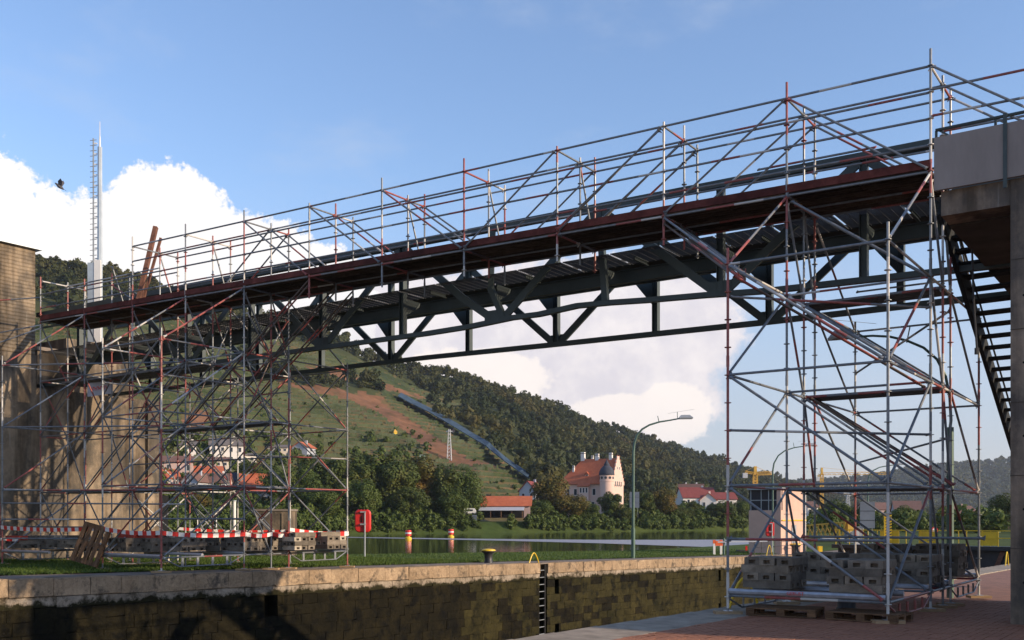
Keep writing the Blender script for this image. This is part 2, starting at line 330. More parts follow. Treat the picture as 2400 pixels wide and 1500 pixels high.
# ------------------------------------------------------------------ mesh helpers
class MB:
    def __init__(s): s.v = []; s.f = []; s.m = []
    def add(s, vs_, fs, mi=0):
        o = len(s.v); s.v += [tuple(p) for p in vs_]; s.f += [tuple(i+o for i in f) for f in fs]; s.m += [mi]*len(fs); return s
    def box(s, a, b, mi=0, M=None):
        x0, y0, z0 = a; x1, y1, z1 = b
        vs_ = [(x0, y0, z0), (x1, y0, z0), (x1, y1, z0), (x0, y1, z0), (x0, y0, z1), (x1, y0, z1), (x1, y1, z1), (x0, y1, z1)]
        if M is not None: vs_ = [tuple(M @ Vector(p)) for p in vs_]
        return s.add(vs_, [(3, 2, 1, 0), (4, 5, 6, 7), (0, 1, 5, 4), (1, 2, 6, 5), (2, 3, 7, 6), (3, 0, 4, 7)], mi)
    def bar(s, A, B, w, h, mi=0, up=(0, 0, 1)):
        A, B = Vector(A), Vector(B); d = (B-A); L = d.length; d.normalize()
        x = d.cross(Vector(up))
        if x.length < 1e-4: x = d.cross(Vector((1, 0, 0)))
        x.normalize(); y = x.cross(d)
        M = Matrix((x, d, y)).transposed().to_4x4(); M.translation = A
        return s.box((-w/2, 0, -h/2), (w/2, L, h/2), mi, M)
    def tube(s, pts, r, n=8, mi=0, r1=None, cap=True):
        pts = [Vector(p) for p in pts]; N = len(pts); rings = []
        ref = None
        for i, p in enumerate(pts):
            d = (pts[min(i+1, N-1)]-pts[max(i-1, 0)]).normalized()
            if ref is None:
                ref = d.cross(Vector((0, 0, 1)))
                if ref.length < 1e-3: ref = Vector((1, 0, 0))
            x = (ref - d*ref.dot(d)).normalized(); y = d.cross(x); ref = x
            rr = r if r1 is None else r+(r1-r)*i/(N-1)
            rings.append([p + (x*math.cos(2*math.pi*j/n)+y*math.sin(2*math.pi*j/n))*rr for j in range(n)])
        vs_ = [q for rg in rings for q in rg]
        fs = [(i*n+j, i*n+(j+1) % n, (i+1)*n+(j+1) % n, (i+1)*n+j) for i in range(N-1) for j in range(n)]
        if cap: fs += [tuple(range(n-1, -1, -1)), tuple((N-1)*n+j for j in range(n))]
        return s.add(vs_, fs, mi)
    def lathe(s, prof, n=16, mi=0, c=(0, 0, 0)):
        vs_ = []; fs = []
        for r, z in prof: vs_ += [(c[0]+r*math.cos(2*math.pi*j/n), c[1]+r*math.sin(2*math.pi*j/n), c[2]+z) for j in range(n)]
        for i in range(len(prof)-1): fs += [(i*n+j, i*n+(j+1) % n, (i+1)*n+(j+1) % n, (i+1)*n+j) for j in range(n)]
        fs += [tuple(range(n-1, -1, -1)), tuple((len(prof)-1)*n+j for j in range(n))]
        return s.add(vs_, fs, mi)
    def prism(s, poly, axis, a, b, mi=0):
        n = len(poly)
        def pt(p, t): return (t, p[0], p[1]) if axis == 0 else ((p[0], t, p[1]) if axis == 1 else (p[0], p[1], t))
        vs_ = [pt(p, a) for p in poly]+[pt(p, b) for p in poly]
        fs = [tuple(range(n-1, -1, -1)), tuple(range(n, 2*n))]+[(i, (i+1) % n, n+(i+1) % n, n+i) for i in range(n)]
        return s.add(vs_, fs, mi)
    def mesh(s, name, mats, smooth=False):
        me = bpy.data.meshes.new(name); me.from_pydata(s.v, [], s.f)
        for m in (mats if isinstance(mats, (list, tuple)) else [mats]): me.materials.append(m)
        me.polygons.foreach_set('material_index', s.m)
        bm = bmesh.new(); bm.from_mesh(me); bmesh.ops.recalc_face_normals(bm, faces=bm.faces); bm.to_mesh(me); bm.free()
        if smooth:
            me.polygons.foreach_set('use_smooth', [True]*len(me.polygons))
            try: me.set_sharp_from_angle(angle=math.radians(40))
            except Exception: pass
        me.update(); return me
    def build(s, name, mats, parent=None, smooth=False): return obj(name, s.mesh(name, mats, smooth), parent)
def obj(name, me, parent=None, loc=(0, 0, 0)):
    o = bpy.data.objects.new(name, me); COL.objects.link(o); o.location = loc
    if parent: o.parent = parent
    return o
def tag(o, label, cat, group=None, kind=None):
    o['label'] = label; o['category'] = cat
    if group: o['group'] = group
    if kind: o['kind'] = kind
    return o
def thing(name, label, cat, loc=(0, 0, 0), rz=0.0, group=None):
    o = bpy.data.objects.new(name, None); COL.objects.link(o); o.empty_display_size = 0.2
    o.location = loc; o.rotation_euler = (0, 0, rz); return tag(o, label, cat, group)
def struct(o): o['kind'] = 'structure'; return o
def stuff(o): o['kind'] = 'stuff'; return o
def copy_tree(o, parent=None):
    c = o.copy(); COL.objects.link(c)
    if parent: c.parent = parent
    for ch in list(o.children): copy_tree(ch, c)
    return c
def np_mesh(name, V, Q, mats, smooth=False, mi=None):
    me = bpy.data.meshes.new(name); k = Q.shape[1]
    me.vertices.add(len(V)); me.vertices.foreach_set('co', V.astype(np.float32).ravel())
    me.loops.add(Q.size); me.loops.foreach_set('vertex_index', Q.astype(np.int32).ravel())
    me.polygons.add(len(Q)); me.polygons.foreach_set('loop_start', np.arange(0, Q.size, k, dtype=np.int32))
    try: me.polygons.foreach_set('loop_total', np.full(len(Q), k, dtype=np.int32))
    except Exception: pass
    for m in (mats if isinstance(mats, (list, tuple)) else [mats]): me.materials.append(m)
    if mi is not None: me.polygons.foreach_set('material_index', np.asarray(mi, dtype=np.int32))
    me.polygons.foreach_set('use_smooth', np.full(len(Q), smooth))
    me.update(calc_edges=True); me.validate(); return me

# ------------------------------------------------------------------ places
def P(px, py, Y): return Vector(((px-1200)*Y/F, Y, EYE-(py-HOR)*Y/F))      # the point seen there at distance Y
A_ = math.radians(34.9)
U = Vector((math.cos(A_), -math.sin(A_), 0)); V = Vector((math.sin(A_), math.cos(A_), 0))   # along the bridge (to the right), along the lock (away)
BAY = 2.79; B8 = Vector((5.65, 20.53, 0))
def BK(k, d, z=0.0):                                # k: scaffold bay along the bridge, d: distance behind the front row
    p = B8 + U*((k-8)*BAY) + V*d; return Vector((p.x, p.y, z))
def k_at(px, d):                                    # bay position seen at column px for row d
    a = (px-1200)/F; q = B8+V*d; return 8+(a*q.y-q.x)/(U.x-a*U.y)/BAY
E0 = Vector((-7.41, 29.64, 0)); N0 = Vector((-0.116, 13.55, 0))
def zf(d): return min(0.27, max(-0.95, 0.07-0.0195*d))
def zn(d): return min(0.0, max(-0.8, -0.0125*(d+9.02)))
def FQ(d, q, dz=0.0): p = E0+V*d-U*q; return Vector((p.x, p.y, zf(d)+dz))   # far quay: q metres behind the lock edge
def NQ(d, r, dz=0.0): p = N0+V*(d+9.02)+U*r; return Vector((p.x, p.y, zn(d)+dz))
RIVER = -2.3
# ================================================================== LARGE STRUCTURE
def itp(x, tab): return np.interp(x, [a for a, _ in tab], [b for _, b in tab])
SHORE = [(-1600, 205), (300, 215), (700, 240), (1130, 272), (1480, 305), (1720, 335), (1900, 390), (2400, 520), (4400, 700)]
FOOT = [(-1600, 240), (300, 245), (700, 285), (1130, 310), (1300, 350), (1500, 430), (1700, 520), (1830, 620), (2000, 900), (4400, 1200)]
RIDGEPY = [(-1600, 470), (-600, 540), (0, 598), (100, 622), (384, 690), (760, 798), (960, 866), (1200, 930), (1400, 1004), (1500, 1034), (1700, 1092), (1830, 1130), (1950, 1160), (2100, 1196), (4400, 1200)]
RIDGEY = [(-1600, 520), (100, 600), (760, 720), (1200, 860), (1500, 1100), (1700, 1350), (1830, 1650), (2050, 2100), (4400, 2300)]
def H(px, Y):
    px = np.asarray(px, float); Y = np.asarray(Y, float)
    Ys = itp(px, SHORE); Yf = np.maximum(itp(px, FOOT), Ys+12); Yr = itp(px, RIDGEY); zr = EYE+(HOR-itp(px, RIDGEPY))*Yr/F
    z = np.where(Y < Ys, -2.7, np.where(Y < Ys+8, -2.5+(Y-Ys)/8*3.2, 0.7))
    t = np.clip((Y-Yf)/(Yr-Yf), 0, 1.6)
    zz = 0.7+(zr-0.7)*np.where(t < 1, t**1.08, 1-(t-1)*0.5)
    x = (px-1200)*Y/F
    w = np.clip(t*6, 0, 1)*np.clip(zr/40, 0, 1)
    zz = zz+w*(1.8*np.sin(x*0.045+Y*0.02)+1.2*np.sin(x*0.11-Y*0.07)+0.8*np.sin(Y*0.16+x*0.02))
    return np.where(Y > Yf, zz, z)
def hit(px, py, lift=0.0):
    Ys = np.linspace(float(itp(px, SHORE))+1, float(itp(px, RIDGEY)), 900); z = H(np.full(900, px), Ys)
    yy = HOR-(z-EYE)*F/Ys
    i = np.argmax(yy <= py) if (yy <= py).any() else 899
    return Vector(((px-1200)*Ys[i]/F, Ys[i], z[i]+lift))
def inpoly(x, y, poly):
    x = np.asarray(x, float); y = np.asarray(y, float); r = np.zeros(x.shape, bool); n = len(poly)
    for i in range(n):
        x1, y1 = poly[i]; x2, y2 = poly[(i+1) % n]
        if y1 == y2: continue
        c = ((y1 > y) != (y2 > y)) & (x < (x2-x1)*(y-y1)/(y2-y1)+x1); r ^= c
    return r
VINE = [(-700, 720), (330, 745), (560, 770), (680, 800), (860, 855), (1000, 920), (1110, 962), (958, 944), (1060, 1000), (1150, 1058), (1252, 1136), (1258, 1320), (-700, 1320)]
BUSH = [(560, 850), (700, 862), (800, 878), (905, 918), (880, 925), (770, 912), (690, 900), (600, 890)]
SOIL = [(640, 893), (760, 905), (830, 920), (893, 925), (922, 960), (985, 1002), (1045, 1042), (1095, 1078), (1180, 1088), (1090, 1092), (1050, 1082), (1000, 1066), (962, 1020), (880, 965), (820, 940), (660, 903)]
SOIL2 = [(420, 975), (470, 962), (500, 975), (470, 1010), (440, 1020)]
SOIL3 = [(700, 858), (750, 858), (860, 885), (1000, 935), (985, 938), (850, 900), (740, 872)]

def hill_mesh():
    pxs = np.concatenate([np.arange(-1600, -100, 60), np.arange(-100, 1400, 7), np.arange(1400, 2500, 20), np.arange(2500, 4401, 100)]).astype(float)
    T = np.concatenate([np.linspace(0, 1, 90), [1.05, 1.15, 1.3, 1.5]])
    V_ = []
    for px in pxs:
        Ys = float(itp(px, SHORE)); Yf = max(float(itp(px, FOOT)), Ys+12); Yr = float(itp(px, RIDGEY))
        Y = np.concatenate([[Ys-15, Ys, Ys+2.5, Ys+5, Ys+8], Yf+(Yr-Yf)*T])
        z = H(np.full(len(Y), px), Y); z[0] = -9.0
        V_.append(np.stack([(px-1200)*Y/F, Y, z], 1))
    V_ = np.array(V_); nc, nr = V_.shape[:2]
    idx = np.arange(nc*nr).reshape(nc, nr)
    Q = np.stack([idx[:-1, :-1], idx[1:, :-1], idx[1:, 1:], idx[:-1, 1:]], -1).reshape(-1, 4)
    c = V_.reshape(-1, 3)[Q].mean(1); px = 1200+F*c[:, 0]/c[:, 1]; py = HOR-(c[:, 2]-EYE)*F/c[:, 1]
    px = px+7*np.sin(c[:, 0]*0.21+c[:, 1]*0.13)+5*np.sin(c[:, 0]*0.53-c[:, 1]*0.37); py = py+4*np.sin(c[:, 0]*0.31+c[:, 1]*0.23)
    mi = np.full(len(Q), 1); vin = inpoly(px, py, VINE) & ~inpoly(px, py, BUSH); mi[vin] = 0
    mi[inpoly(px, py, SOIL) | inpoly(px, py, SOIL2) | inpoly(px, py, SOIL3)] = 2
    mi[(c[:, 1] < np.maximum(itp(px, FOOT), itp(px, SHORE)+12)+2)] = 3
    return np_mesh('hillside', V_.reshape(-1, 3), Q, [M_VINEG, M_FLOOR, M_SOIL, M_FIELD], True, mi)
struct(obj('hillside', hill_mesh()))

# river bed / far ground to the horizon, river surface
mb = MB(); mb.add([(-2600, 45, -9), (4200, 45, -9), (4200, 3400, -9), (-2600, 3400, -9)], [(0, 1, 2, 3)]); struct(mb.build('ground', M_FIELD))
mb = MB(); mb.add([(-900, 30, RIVER), (900, 30, RIVER), (1300, 900, RIVER), (-900, 900, RIVER)], [(0, 1, 2, 3)])
RW = mb
def band(name, pts_top, pts_bot, z, m):
    n = len(pts_top); vs_ = []
    for px, py in pts_top: Y = (EYE-z)*F/(py-HOR); vs_.append(((px-1200)*Y/F, Y, z))
    for px, py in pts_bot: Y = (EYE-z)*F/(py-HOR); vs_.append(((px-1200)*Y/F, Y, z))
    return struct(MB().add(vs_, [(i, i+1, n+i+1, n+i) for i in range(n-1)]).build(name, m))
band('water', [(600, 1255.5), (900, 1259.5), (1150, 1263), (1400, 1265), (1600, 1265), (1800, 1264)], [(600, 1256.6), (900, 1261.5), (1150, 1266.5), (1400, 1273), (1600, 1280), (1800, 1287)], RIVER+0.02, M_RIPPLE_SHEEN)

# far hill on the right
def far_hill():
    PY = [(1500, 1150), (1750, 1146), (1880, 1140), (2000, 1130), (2080, 1120), (2150, 1107), (2250, 1096), (2366, 1086), (2600, 1062), (2900, 1070), (3400, 1090), (4200, 1120)]
    pxs = np.arange(1500, 4201, 30).astype(float); V_ = []
    for px in pxs:
        t = np.linspace(0, 1, 30); Y = 1900+900*t; Y = np.append(Y, 3300); zr = EYE+(HOR-float(itp(px, PY)))*2800/F
        z = np.append(-4+(zr+4)*t**1.1, zr-120); z += 2*np.sin(px*0.05+t.max()*3)
        V_.append(np.stack([(px-1200)*Y/F, Y, z], 1))
    V_ = np.array(V_); nc, nr = V_.shape[:2]; idx = np.arange(nc*nr).reshape(nc, nr)
    Q = np.stack([idx[:-1, :-1], idx[1:, :-1], idx[1:, 1:], idx[:-1, 1:]], -1).reshape(-1, 4)
    struct(obj('hills', np_mesh('hills', V_.reshape(-1, 3), Q, M_FLOOR, True)))
    return V_
FARH = far_hill()

# ------------------------------------------------------------------ leaf geometry
def leaf_cloud(n, w, h, leaf, nclump, seed, base=0.12, flat=0.9):
    r = np.random.default_rng(seed)
    c = r.normal(size=(nclump, 3)); c /= np.linalg.norm(c, axis=1)[:, None]; c *= (r.random((nclump, 1))**0.45)*0.72
    cr = r.uniform(0.22, 0.42, nclump)
    k = r.integers(0, nclump, n); d = r.normal(size=(n, 3)); d /= np.linalg.norm(d, axis=1)[:, None]
    p = c[k]+d*(cr[k]*r.uniform(0.55, 1.05, n)**0.5)[:, None]
    shp = 1-0.25*np.clip(p[:, 2], 0, 1)**2
    p[:, :2] *= shp[:, None]
    p = p*np.array([w/2, w/2, h*(1-base)/2*flat])+np.array([0, 0, h*(base+(1-base)/2)])
    nrm = d+r.normal(size=(n, 3))*0.42+np.array([0, 0, 0.35]); nrm /= np.linalg.norm(nrm, axis=1)[:, None]
    a = np.cross(nrm, r.normal(size=(n, 3))); a /= np.linalg.norm(a, axis=1)[:, None]; b = np.cross(nrm, a)
    s = leaf*r.uniform(0.55, 1.25, n)[:, None]
    q = np.stack([p-a*s-b*s*0.6, p+a*s*0.9-b*s*0.5, p+a*s*0.8+b*s*0.7+nrm*s*0.3, p-a*s*0.7+b*s*0.6], 1)
    return q.reshape(-1, 3)
def quads(n): return np.arange(n*4).reshape(-1, 4)

def forest(name, pts, hs, nleaf, leaf, seed, mats, conif=None):
    vars_ = [leaf_cloud(nleaf, 0.95, 1.0, leaf, 7, seed+i, 0.02, 1.0) for i in range(6)]
    r = np.random.default_rng(seed); out = []
    for p, hh in zip(pts, hs):
        v = vars_[r.integers(0, 6)]; a = r.uniform(0, 6.28); c, s = math.cos(a), math.sin(a)
        w = hh*r.uniform(0.8, 1.1)
        out.append(np.stack([(v[:, 0]*c-v[:, 1]*s)*w+p[0], (v[:, 0]*s+v[:, 1]*c)*w+p[1], v[:, 2]*hh+p[2]-0.8], 1))
    V_ = np.concatenate(out); return stuff(obj(name, np_mesh(name, V_, quads(len(V_)//4), mats)))
def forest_pts():
    r = np.random.default_rng(3); pts = []; hs = []
    N = 15000
    px = r.uniform(-450, 2250, N); t = r.uniform(-0.02, 1.04, N)
    Yf = np.maximum(itp(px, FOOT), itp(px, SHORE)+14); Yr = itp(px, RIDGEY); Y = Yf+(Yr-Yf)*t; z = H(px, Y)
    py = HOR-(z-EYE)*F/Y
    bad = (inpoly(px, py, VINE) & ~inpoly(px, py, BUSH)) | inpoly(px, py, SOIL3)
    keepp = np.minimum(1, (Yr-Yf)*Y/F*2700/ (N*75.0))
    ok = ~bad & (r.random(N) < keepp*1.0)
    for i in np.nonzero(ok)[0]:
        pts.append(((px[i]-1200)*Y[i]/F, Y[i], z[i])); hs.append(r.uniform(4.5, 12.5) if r.random() < 0.9 else r.uniform(12, 16))
    # a tighter line of crowns along the ridge for the skyline
    for p in np.arange(-450, 2000, 5.0):
        p2 = p+r.uniform(-3, 3); Yr_ = float(itp(p2, RIDGEY))*r.uniform(0.985, 1.0)
        pts.append(((p2-1200)*Yr_/F, Yr_, float(H(p2, Yr_)))); hs.append(r.uniform(6.5, 11) if r.random() < 0.9 else r.uniform(10.5, 13.5))
    return pts, hs
fp, fh = forest_pts()
print('forest trees', len(fp))
forest('forest', fp, fh, 150, 0.085, 50, M_FOREST)
def far_forest():
    r = np.random.default_rng(5); pts = []; hs = []
    f = FARH.reshape(-1, 3); nc, nr = FARH.shape[:2]
    for _ in range(2600):
        i = r.uniform(9, 50); j = r.uniform(2, 29) if r.random() < 0.8 else 29
        a, b = int(i), int(j); q = FARH[a, b]*(1-(i-a))+FARH[a+1, b]*(i-a); q2 = FARH[a, min(b+1, 29)]; q = q+(q2-FARH[a, b])*(j-b)
        pts.append(tuple(q)); hs.append(r.uniform(16, 26))
    return pts, hs
fp2, fh2 = far_forest()
forest('woodland', fp2, fh2, 34, 0.17, 80, M_FOREST)

# vineyard terraces: low ridged rows following the contour
def vine_rows():
    r = np.random.default_rng(9); VV = []; QQ = []; n0 = 0
    pxs = np.arange(60, 1262, 4.0)
    cols = []
    for px in pxs:
        Yf = max(float(itp(px, FOOT)), float(itp(px, SHORE))+12); Yr = float(itp(px, RIDGEY)); Y = np.linspace(Yf+4, Yr, 260); cols.append((Y, H(np.full(260, px), Y)))
    for z in np.arange(2.0, 120, 2.4):
        pts = []
        for px, (Y, zz) in zip(pxs, cols):
            m = np.maximum.accumulate(zz)
            y = float(np.interp(z, m, Y)) if m[0] < z < m[-1] else None
            if y is None: pts.append(None); continue
            py = HOR-(z-EYE)*F/y
            ok = inpoly([px], [py], VINE)[0] and not inpoly([px], [py], BUSH)[0] and not inpoly([px], [py], SOIL)[0] and not inpoly([px], [py], SOIL2)[0] and not inpoly([px], [py], SOIL3)[0]
            pts.append(((px-1200)*y/F, y, z) if ok and r.random() > 0.05 else None)
        for a, b in zip(pts[:-1], pts[1:]):
            if a is None or b is None: continue
            h1, h2 = r.uniform(0.9, 1.7, 2); w = r.uniform(0.3, 0.6)
            VV += [(a[0], a[1]-w, a[2]-0.3), (b[0], b[1]-w, b[2]-0.3), (b[0], b[1], b[2]+h2), (a[0], a[1], a[2]+h1), (a[0], a[1]+w, a[2]-0.2), (b[0], b[1]+w, b[2]-0.2)]
            QQ += [(n0, n0+1, n0+2, n0+3), (n0+3, n0+2, n0+5, n0+4)]; n0 += 6
    stuff(obj('vineyard_rows', np_mesh('vineyard_rows', np.array(VV), np.array(QQ), M_VINE)))
vine_rows()
# scrub dotted over the terraces and the village slope
def scrub():
    r = np.random.default_rng(12); pts = []; hs = []
    for _ in range(1300):
        px = r.uniform(60, 1260); py = r.uniform(850, 1190)
        if inpoly([px], [py], SOIL)[0] and r.random() < 0.35: continue
        if px > 760 and py < 1060 and r.random() < 0.6 and not inpoly([px], [py], SOIL)[0]: continue
        p = hit(px, py)
        low = py > 1020 and px < 1000
        if not low and r.random() < 0.45: continue
        pts.append(tuple(p)); hs.append(r.uniform(2.5, 5.5) if low else r.uniform(1.2, 3.2))
    forest('undergrowth', pts, hs, 60, 0.13, 120, M_LEAFC)
scrub()
# blue net along the vineyard edge
def net():
    mb = MB(); top = [(940, 936), (975, 955), (1015, 975), (1060, 1002), (1105, 1030), (1148, 1056), (1158, 1068), (1190, 1095), (1225, 1120), (1248, 1137)]
    A = []; B = []
    for i, (px, py) in enumerate(top):
        wd = 5.5 if i < 6 else 3
        a = hit(px, py, 4.0); b = hit(px-8, py+wd, 3.4); A.append(a); B.append(b)
    n = len(A); mb.add(A+B+[p-Vector((0, 0, 0.5)) for p in A]+[p-Vector((0, 0, 0.4)) for p in B], [(i, i+1, n+i+1, n+i) for i in range(n-1)]+[(i, i+1, 2*n+i+1, 2*n+i) for i in range(n-1)]+[(n+i, n+i+1, 3*n+i+1, 3*n+i) for i in range(n-1)])
    tag(mb.build('bird_net', M_NET), 'long blue protective net running down the edge of the vineyard slope', 'net')
net()

# ------------------------------------------------------------------ far quay (island between lock and river)
def quay_sheet(name, fn, ds, qs, m, dz=0.0, jag=0.0):
    r = np.random.default_rng(4); vs_ = []; fs = []; nq = len(qs)
    for d in ds:
        for j, q in enumerate(qs):
            qq = q+(r.uniform(-jag, jag) if j == 0 else 0); vs_.append(fn(d, qq, dz))
    for i in range(len(ds)-1):
        for j in range(nq-1): a = i*nq+j; fs.append((a, a+nq, a+nq+1, a+1))
    return struct(MB().add(vs_, fs).build(name, m))
DS = list(np.arange(-45, 60, 1.5))+list(range(60, 171, 10))
quay_sheet('pavement', FQ, DS, [0.45, 2.6], M_QUAY, 0.0)
quay_sheet('ground', FQ, [d for d in DS if d >= -9.0], [1.9, 6.5, 10.6, 14.5], M_GRASS, 0.03, 0.16)
def bank(d, q, dz):
    p = FQ(d, q, dz); p.z = (zf(d)+0.03 if q < 14.6 else -5.5); return p
quay_sheet('bank', bank, DS, [14.5, 22], M_GRASS)
quay_sheet('ground', FQ, list(np.arange(-45, 12.1, 3.0)), [14.4, 40], M_GRASS, 0.02)
quay_sheet('ground', FQ, list(np.arange(-45, -7, 1.5))+[-7.5], [1.9, 14.5], M_ASPH, 0.018)
def front_strip(d, q, dz): return FQ(d, q, dz)
quay_sheet('lawn', FQ, [d for d in np.arange(-30, -6.5, 0.75)], [1.75, 4.3], M_GRASS, 0.035, 0.15)
# meadow beyond the lock, seen through the gate railing
def gz(px, Y, z=-0.90): return Vector(((px-1200)*Y/F, Y, z))
mb = MB(); pts = [FQ(75, 0.6, 0.05), FQ(72, 6, 0.05), gz(1896, 82), gz(1880, 150), gz(1800, 330, -0.95), gz(3600, 420, -0.95), gz(3600, 60), NQ(75, 30, -0.05), NQ(75, 0.2, -0.05)]
struct(mb.add(pts, [tuple(range(len(pts)))]).build('meadow', M_FIELD))

# lock chamber water, upper pool
def strip(name, d0, d1, z, m):
    a, b, c, e = FQ(d0, -0.05), FQ(d1, -0.05), NQ(d1, -0.05), NQ(d0, -0.05)
    for p in (a, b, c, e): p.z = z
    return struct(MB().add([a, b, c, e], [(0, 1, 2, 3)]).build(name, m))
strip('water', -45, 55.6, -6.6, M_CHAMBER)
strip('water', 56.4, 75, RIVER, M_WATER)
# river surface last: keep it off the island and the lock
def river():
    pts = [FQ(-60, 17), FQ(170, 17), Vector((1200, 900, 0)), Vector((-700, 900, 0)), Vector((-700, 60, 0))]
    for p in pts: p.z = RIVER
    struct(MB().add(pts, [tuple(range(len(pts)))]).build('river', M_WATER))
river()

# ------------------------------------------------------------------ far lock wall: coping stones, pale course, algae-dark stones
LADD = [fq for fq in ()]
def d_at(px, q=0.0):
    a = (px-1200)/F; e = E0-U*q; return (a*e.y-e.x)/(V.x-a*V.y)
D_LADDER = d_at(1275); D_HOLE1 = d_at(637); D_NICHE = d_at(1307); D_NICHE2 = d_at(1688); D_LADDER2 = d_at(1826)
def stone_mesh(name, L, D, Hh, m, seed, jit=0.02):
    r = random.Random(seed); nx, nz = 3, 2; bm = bmesh.new()
    bmesh.ops.create_cube(bm, size=1.0)
    for v in bm.verts: v.co = Vector((v.co.x*D, v.co.y*L, v.co.z*Hh))
    bmesh.ops.bevel(bm, geom=list(bm.edges), offset=0.012, segments=1, affect='EDGES')
    for v in bm.verts: v.co += Vector((r.uniform(-jit, jit), r.uniform(-jit, jit)*0.5, r.uniform(-jit, jit)*0.5))
    me = bpy.data.meshes.new(name); bm.to_mesh(me); bm.free(); me.materials.append(m); return me
def lock_wall():
    t = thing('lock_wall', 'far lock chamber wall with tan coping stones over dark algae covered masonry', 'wall', E0, -A_)
    r = random.Random(2)
    def lz(d): return zf(d)
    # backing
    mb = MB(); ds = np.arange(-45, 70, 3.0)
    for a, b in zip(ds[:-1], ds[1:]):
        z0, z1 = lz(a)-0.03, lz(b)-0.03
        mb.add([(-0.5, a, z0), (-0.5, b, z1), (-0.5, b, -8), (-0.5, a, -8)], [(0, 1, 2, 3)])
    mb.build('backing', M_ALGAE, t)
    cop = [stone_mesh('coping_stone', 1.0, 0.62, 0.44, M_COPING, i, 0.018) for i in range(6)]
    crs = [stone_mesh('course_stone', 1.0, 0.56, 0.27, M_COURSE, 20+i, 0.03) for i in range(6)]
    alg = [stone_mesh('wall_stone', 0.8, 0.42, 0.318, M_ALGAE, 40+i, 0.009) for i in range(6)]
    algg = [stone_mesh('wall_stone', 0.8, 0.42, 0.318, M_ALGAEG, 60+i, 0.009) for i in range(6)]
    def place(nm, me, d, L, L0, x, z):
        o = obj(nm, me, t, (x, d, z)); o.scale = (1, L/L0, 1); o.rotation_euler = (r.uniform(-.006, .006), r.uniform(-.01, .01), r.uniform(-.006, .006)); return o
    holes = [(D_LADDER-0.30, D_LADDER+0.30, -9, 9), (D_LADDER2-0.30, D_LADDER2+0.30, -9, 9), (D_HOLE1-0.26, D_HOLE1+0.26, -1.35, -0.62)]
    for dn in (D_NICHE, D_NICHE2): holes += [(dn-0.16, dn+0.16, zf(dn)-1.28, zf(dn)-0.72), (dn-0.16, dn+0.16, zf(dn)-3.2, zf(dn)-2.5)]
    def cut(a, b, z):
        for h0, h1, z0, z1 in holes:
            if z0 < z < z1:
                if a < h0 < b: return (a, h0, b) if b-h1 < 0.05 else (a, h0, b)
        return None
    def course(nm, mes, L0, x, zf_, z_off, hh, Lr, count_limit=None, d0=-16.0, d1=64.0):
        d = d0-r.uniform(0, 0.6); out = []
        while d < d1:
            L = r.uniform(*Lr); a, b = d, d+L; z = zf_((a+b)/2)+z_off
            segs = [(a, b)]
            for h0, h1, z0, z1 in holes:
                if z0 < z < z1:
                    ns = []
                    for s0, s1 in segs:
                        if s1 <= h0 or s0 >= h1: ns.append((s0, s1)); continue
                        if h0-s0 > 0.1: ns.append((s0, h0))
                        if s1-h1 > 0.1: ns.append((h1, s1))
                    segs = ns
            for s0, s1 in segs: out.append((nm, mes, (s0+s1)/2, s1-s0-0.005, L0, x+(r.uniform(-.016, .012) if nm != 'wall_stone' else r.uniform(-.006, .006)), z))
            d = b
        return out
    for s in course('coping_stone', cop, 1.0, -0.30, lz, -0.22, 0.44, (0.85, 1.35)): place(s[0], random.choice(s[1]), *s[2:])
    for s in course('course_stone', crs, 1.0, -0.30, lz, -0.585, 0.27, (0.9, 1.7)): place(s[0], random.choice(s[1]), *s[2:])
    allst = []
    for c in range(18):
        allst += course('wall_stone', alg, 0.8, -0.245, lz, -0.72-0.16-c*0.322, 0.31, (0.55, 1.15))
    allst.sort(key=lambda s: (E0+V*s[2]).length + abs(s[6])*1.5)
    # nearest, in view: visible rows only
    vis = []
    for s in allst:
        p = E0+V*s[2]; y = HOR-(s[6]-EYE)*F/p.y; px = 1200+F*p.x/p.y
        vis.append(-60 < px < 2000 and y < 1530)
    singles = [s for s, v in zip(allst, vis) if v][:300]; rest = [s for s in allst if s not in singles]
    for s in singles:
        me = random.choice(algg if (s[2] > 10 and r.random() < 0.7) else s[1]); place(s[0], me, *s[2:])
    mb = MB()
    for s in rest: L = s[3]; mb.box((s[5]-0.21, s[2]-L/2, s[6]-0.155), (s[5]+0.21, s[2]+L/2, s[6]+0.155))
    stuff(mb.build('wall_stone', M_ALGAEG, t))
    # ladders in their recesses
    for dl, nm in ((D_LADDER, 'a'), (D_LADDER2, 'b')):
        z0 = zf(dl)
        mb = MB()
        for sx in (-0.24, 0.24): mb.box((-0.16, dl+sx-0.03, z0-6), (-0.10, dl+sx+0.03, z0-0.06))
        lad = mb.build('ladder', M_BLACK, t)
        for i in range(19): MB().tube([(-0.13, dl-0.22, z0-0.32-i*0.3), (-0.13, dl+0.22, z0-0.32-i*0.3)], 0.016, 6).build('rung', M_LAMP, lad)
        cap = MB().box((-0.45, dl-0.30, z0-0.05), (0.0, dl+0.30, z0-0.006)).build('cap_stone', M_QUAY, t)
    return t
lock_wall()

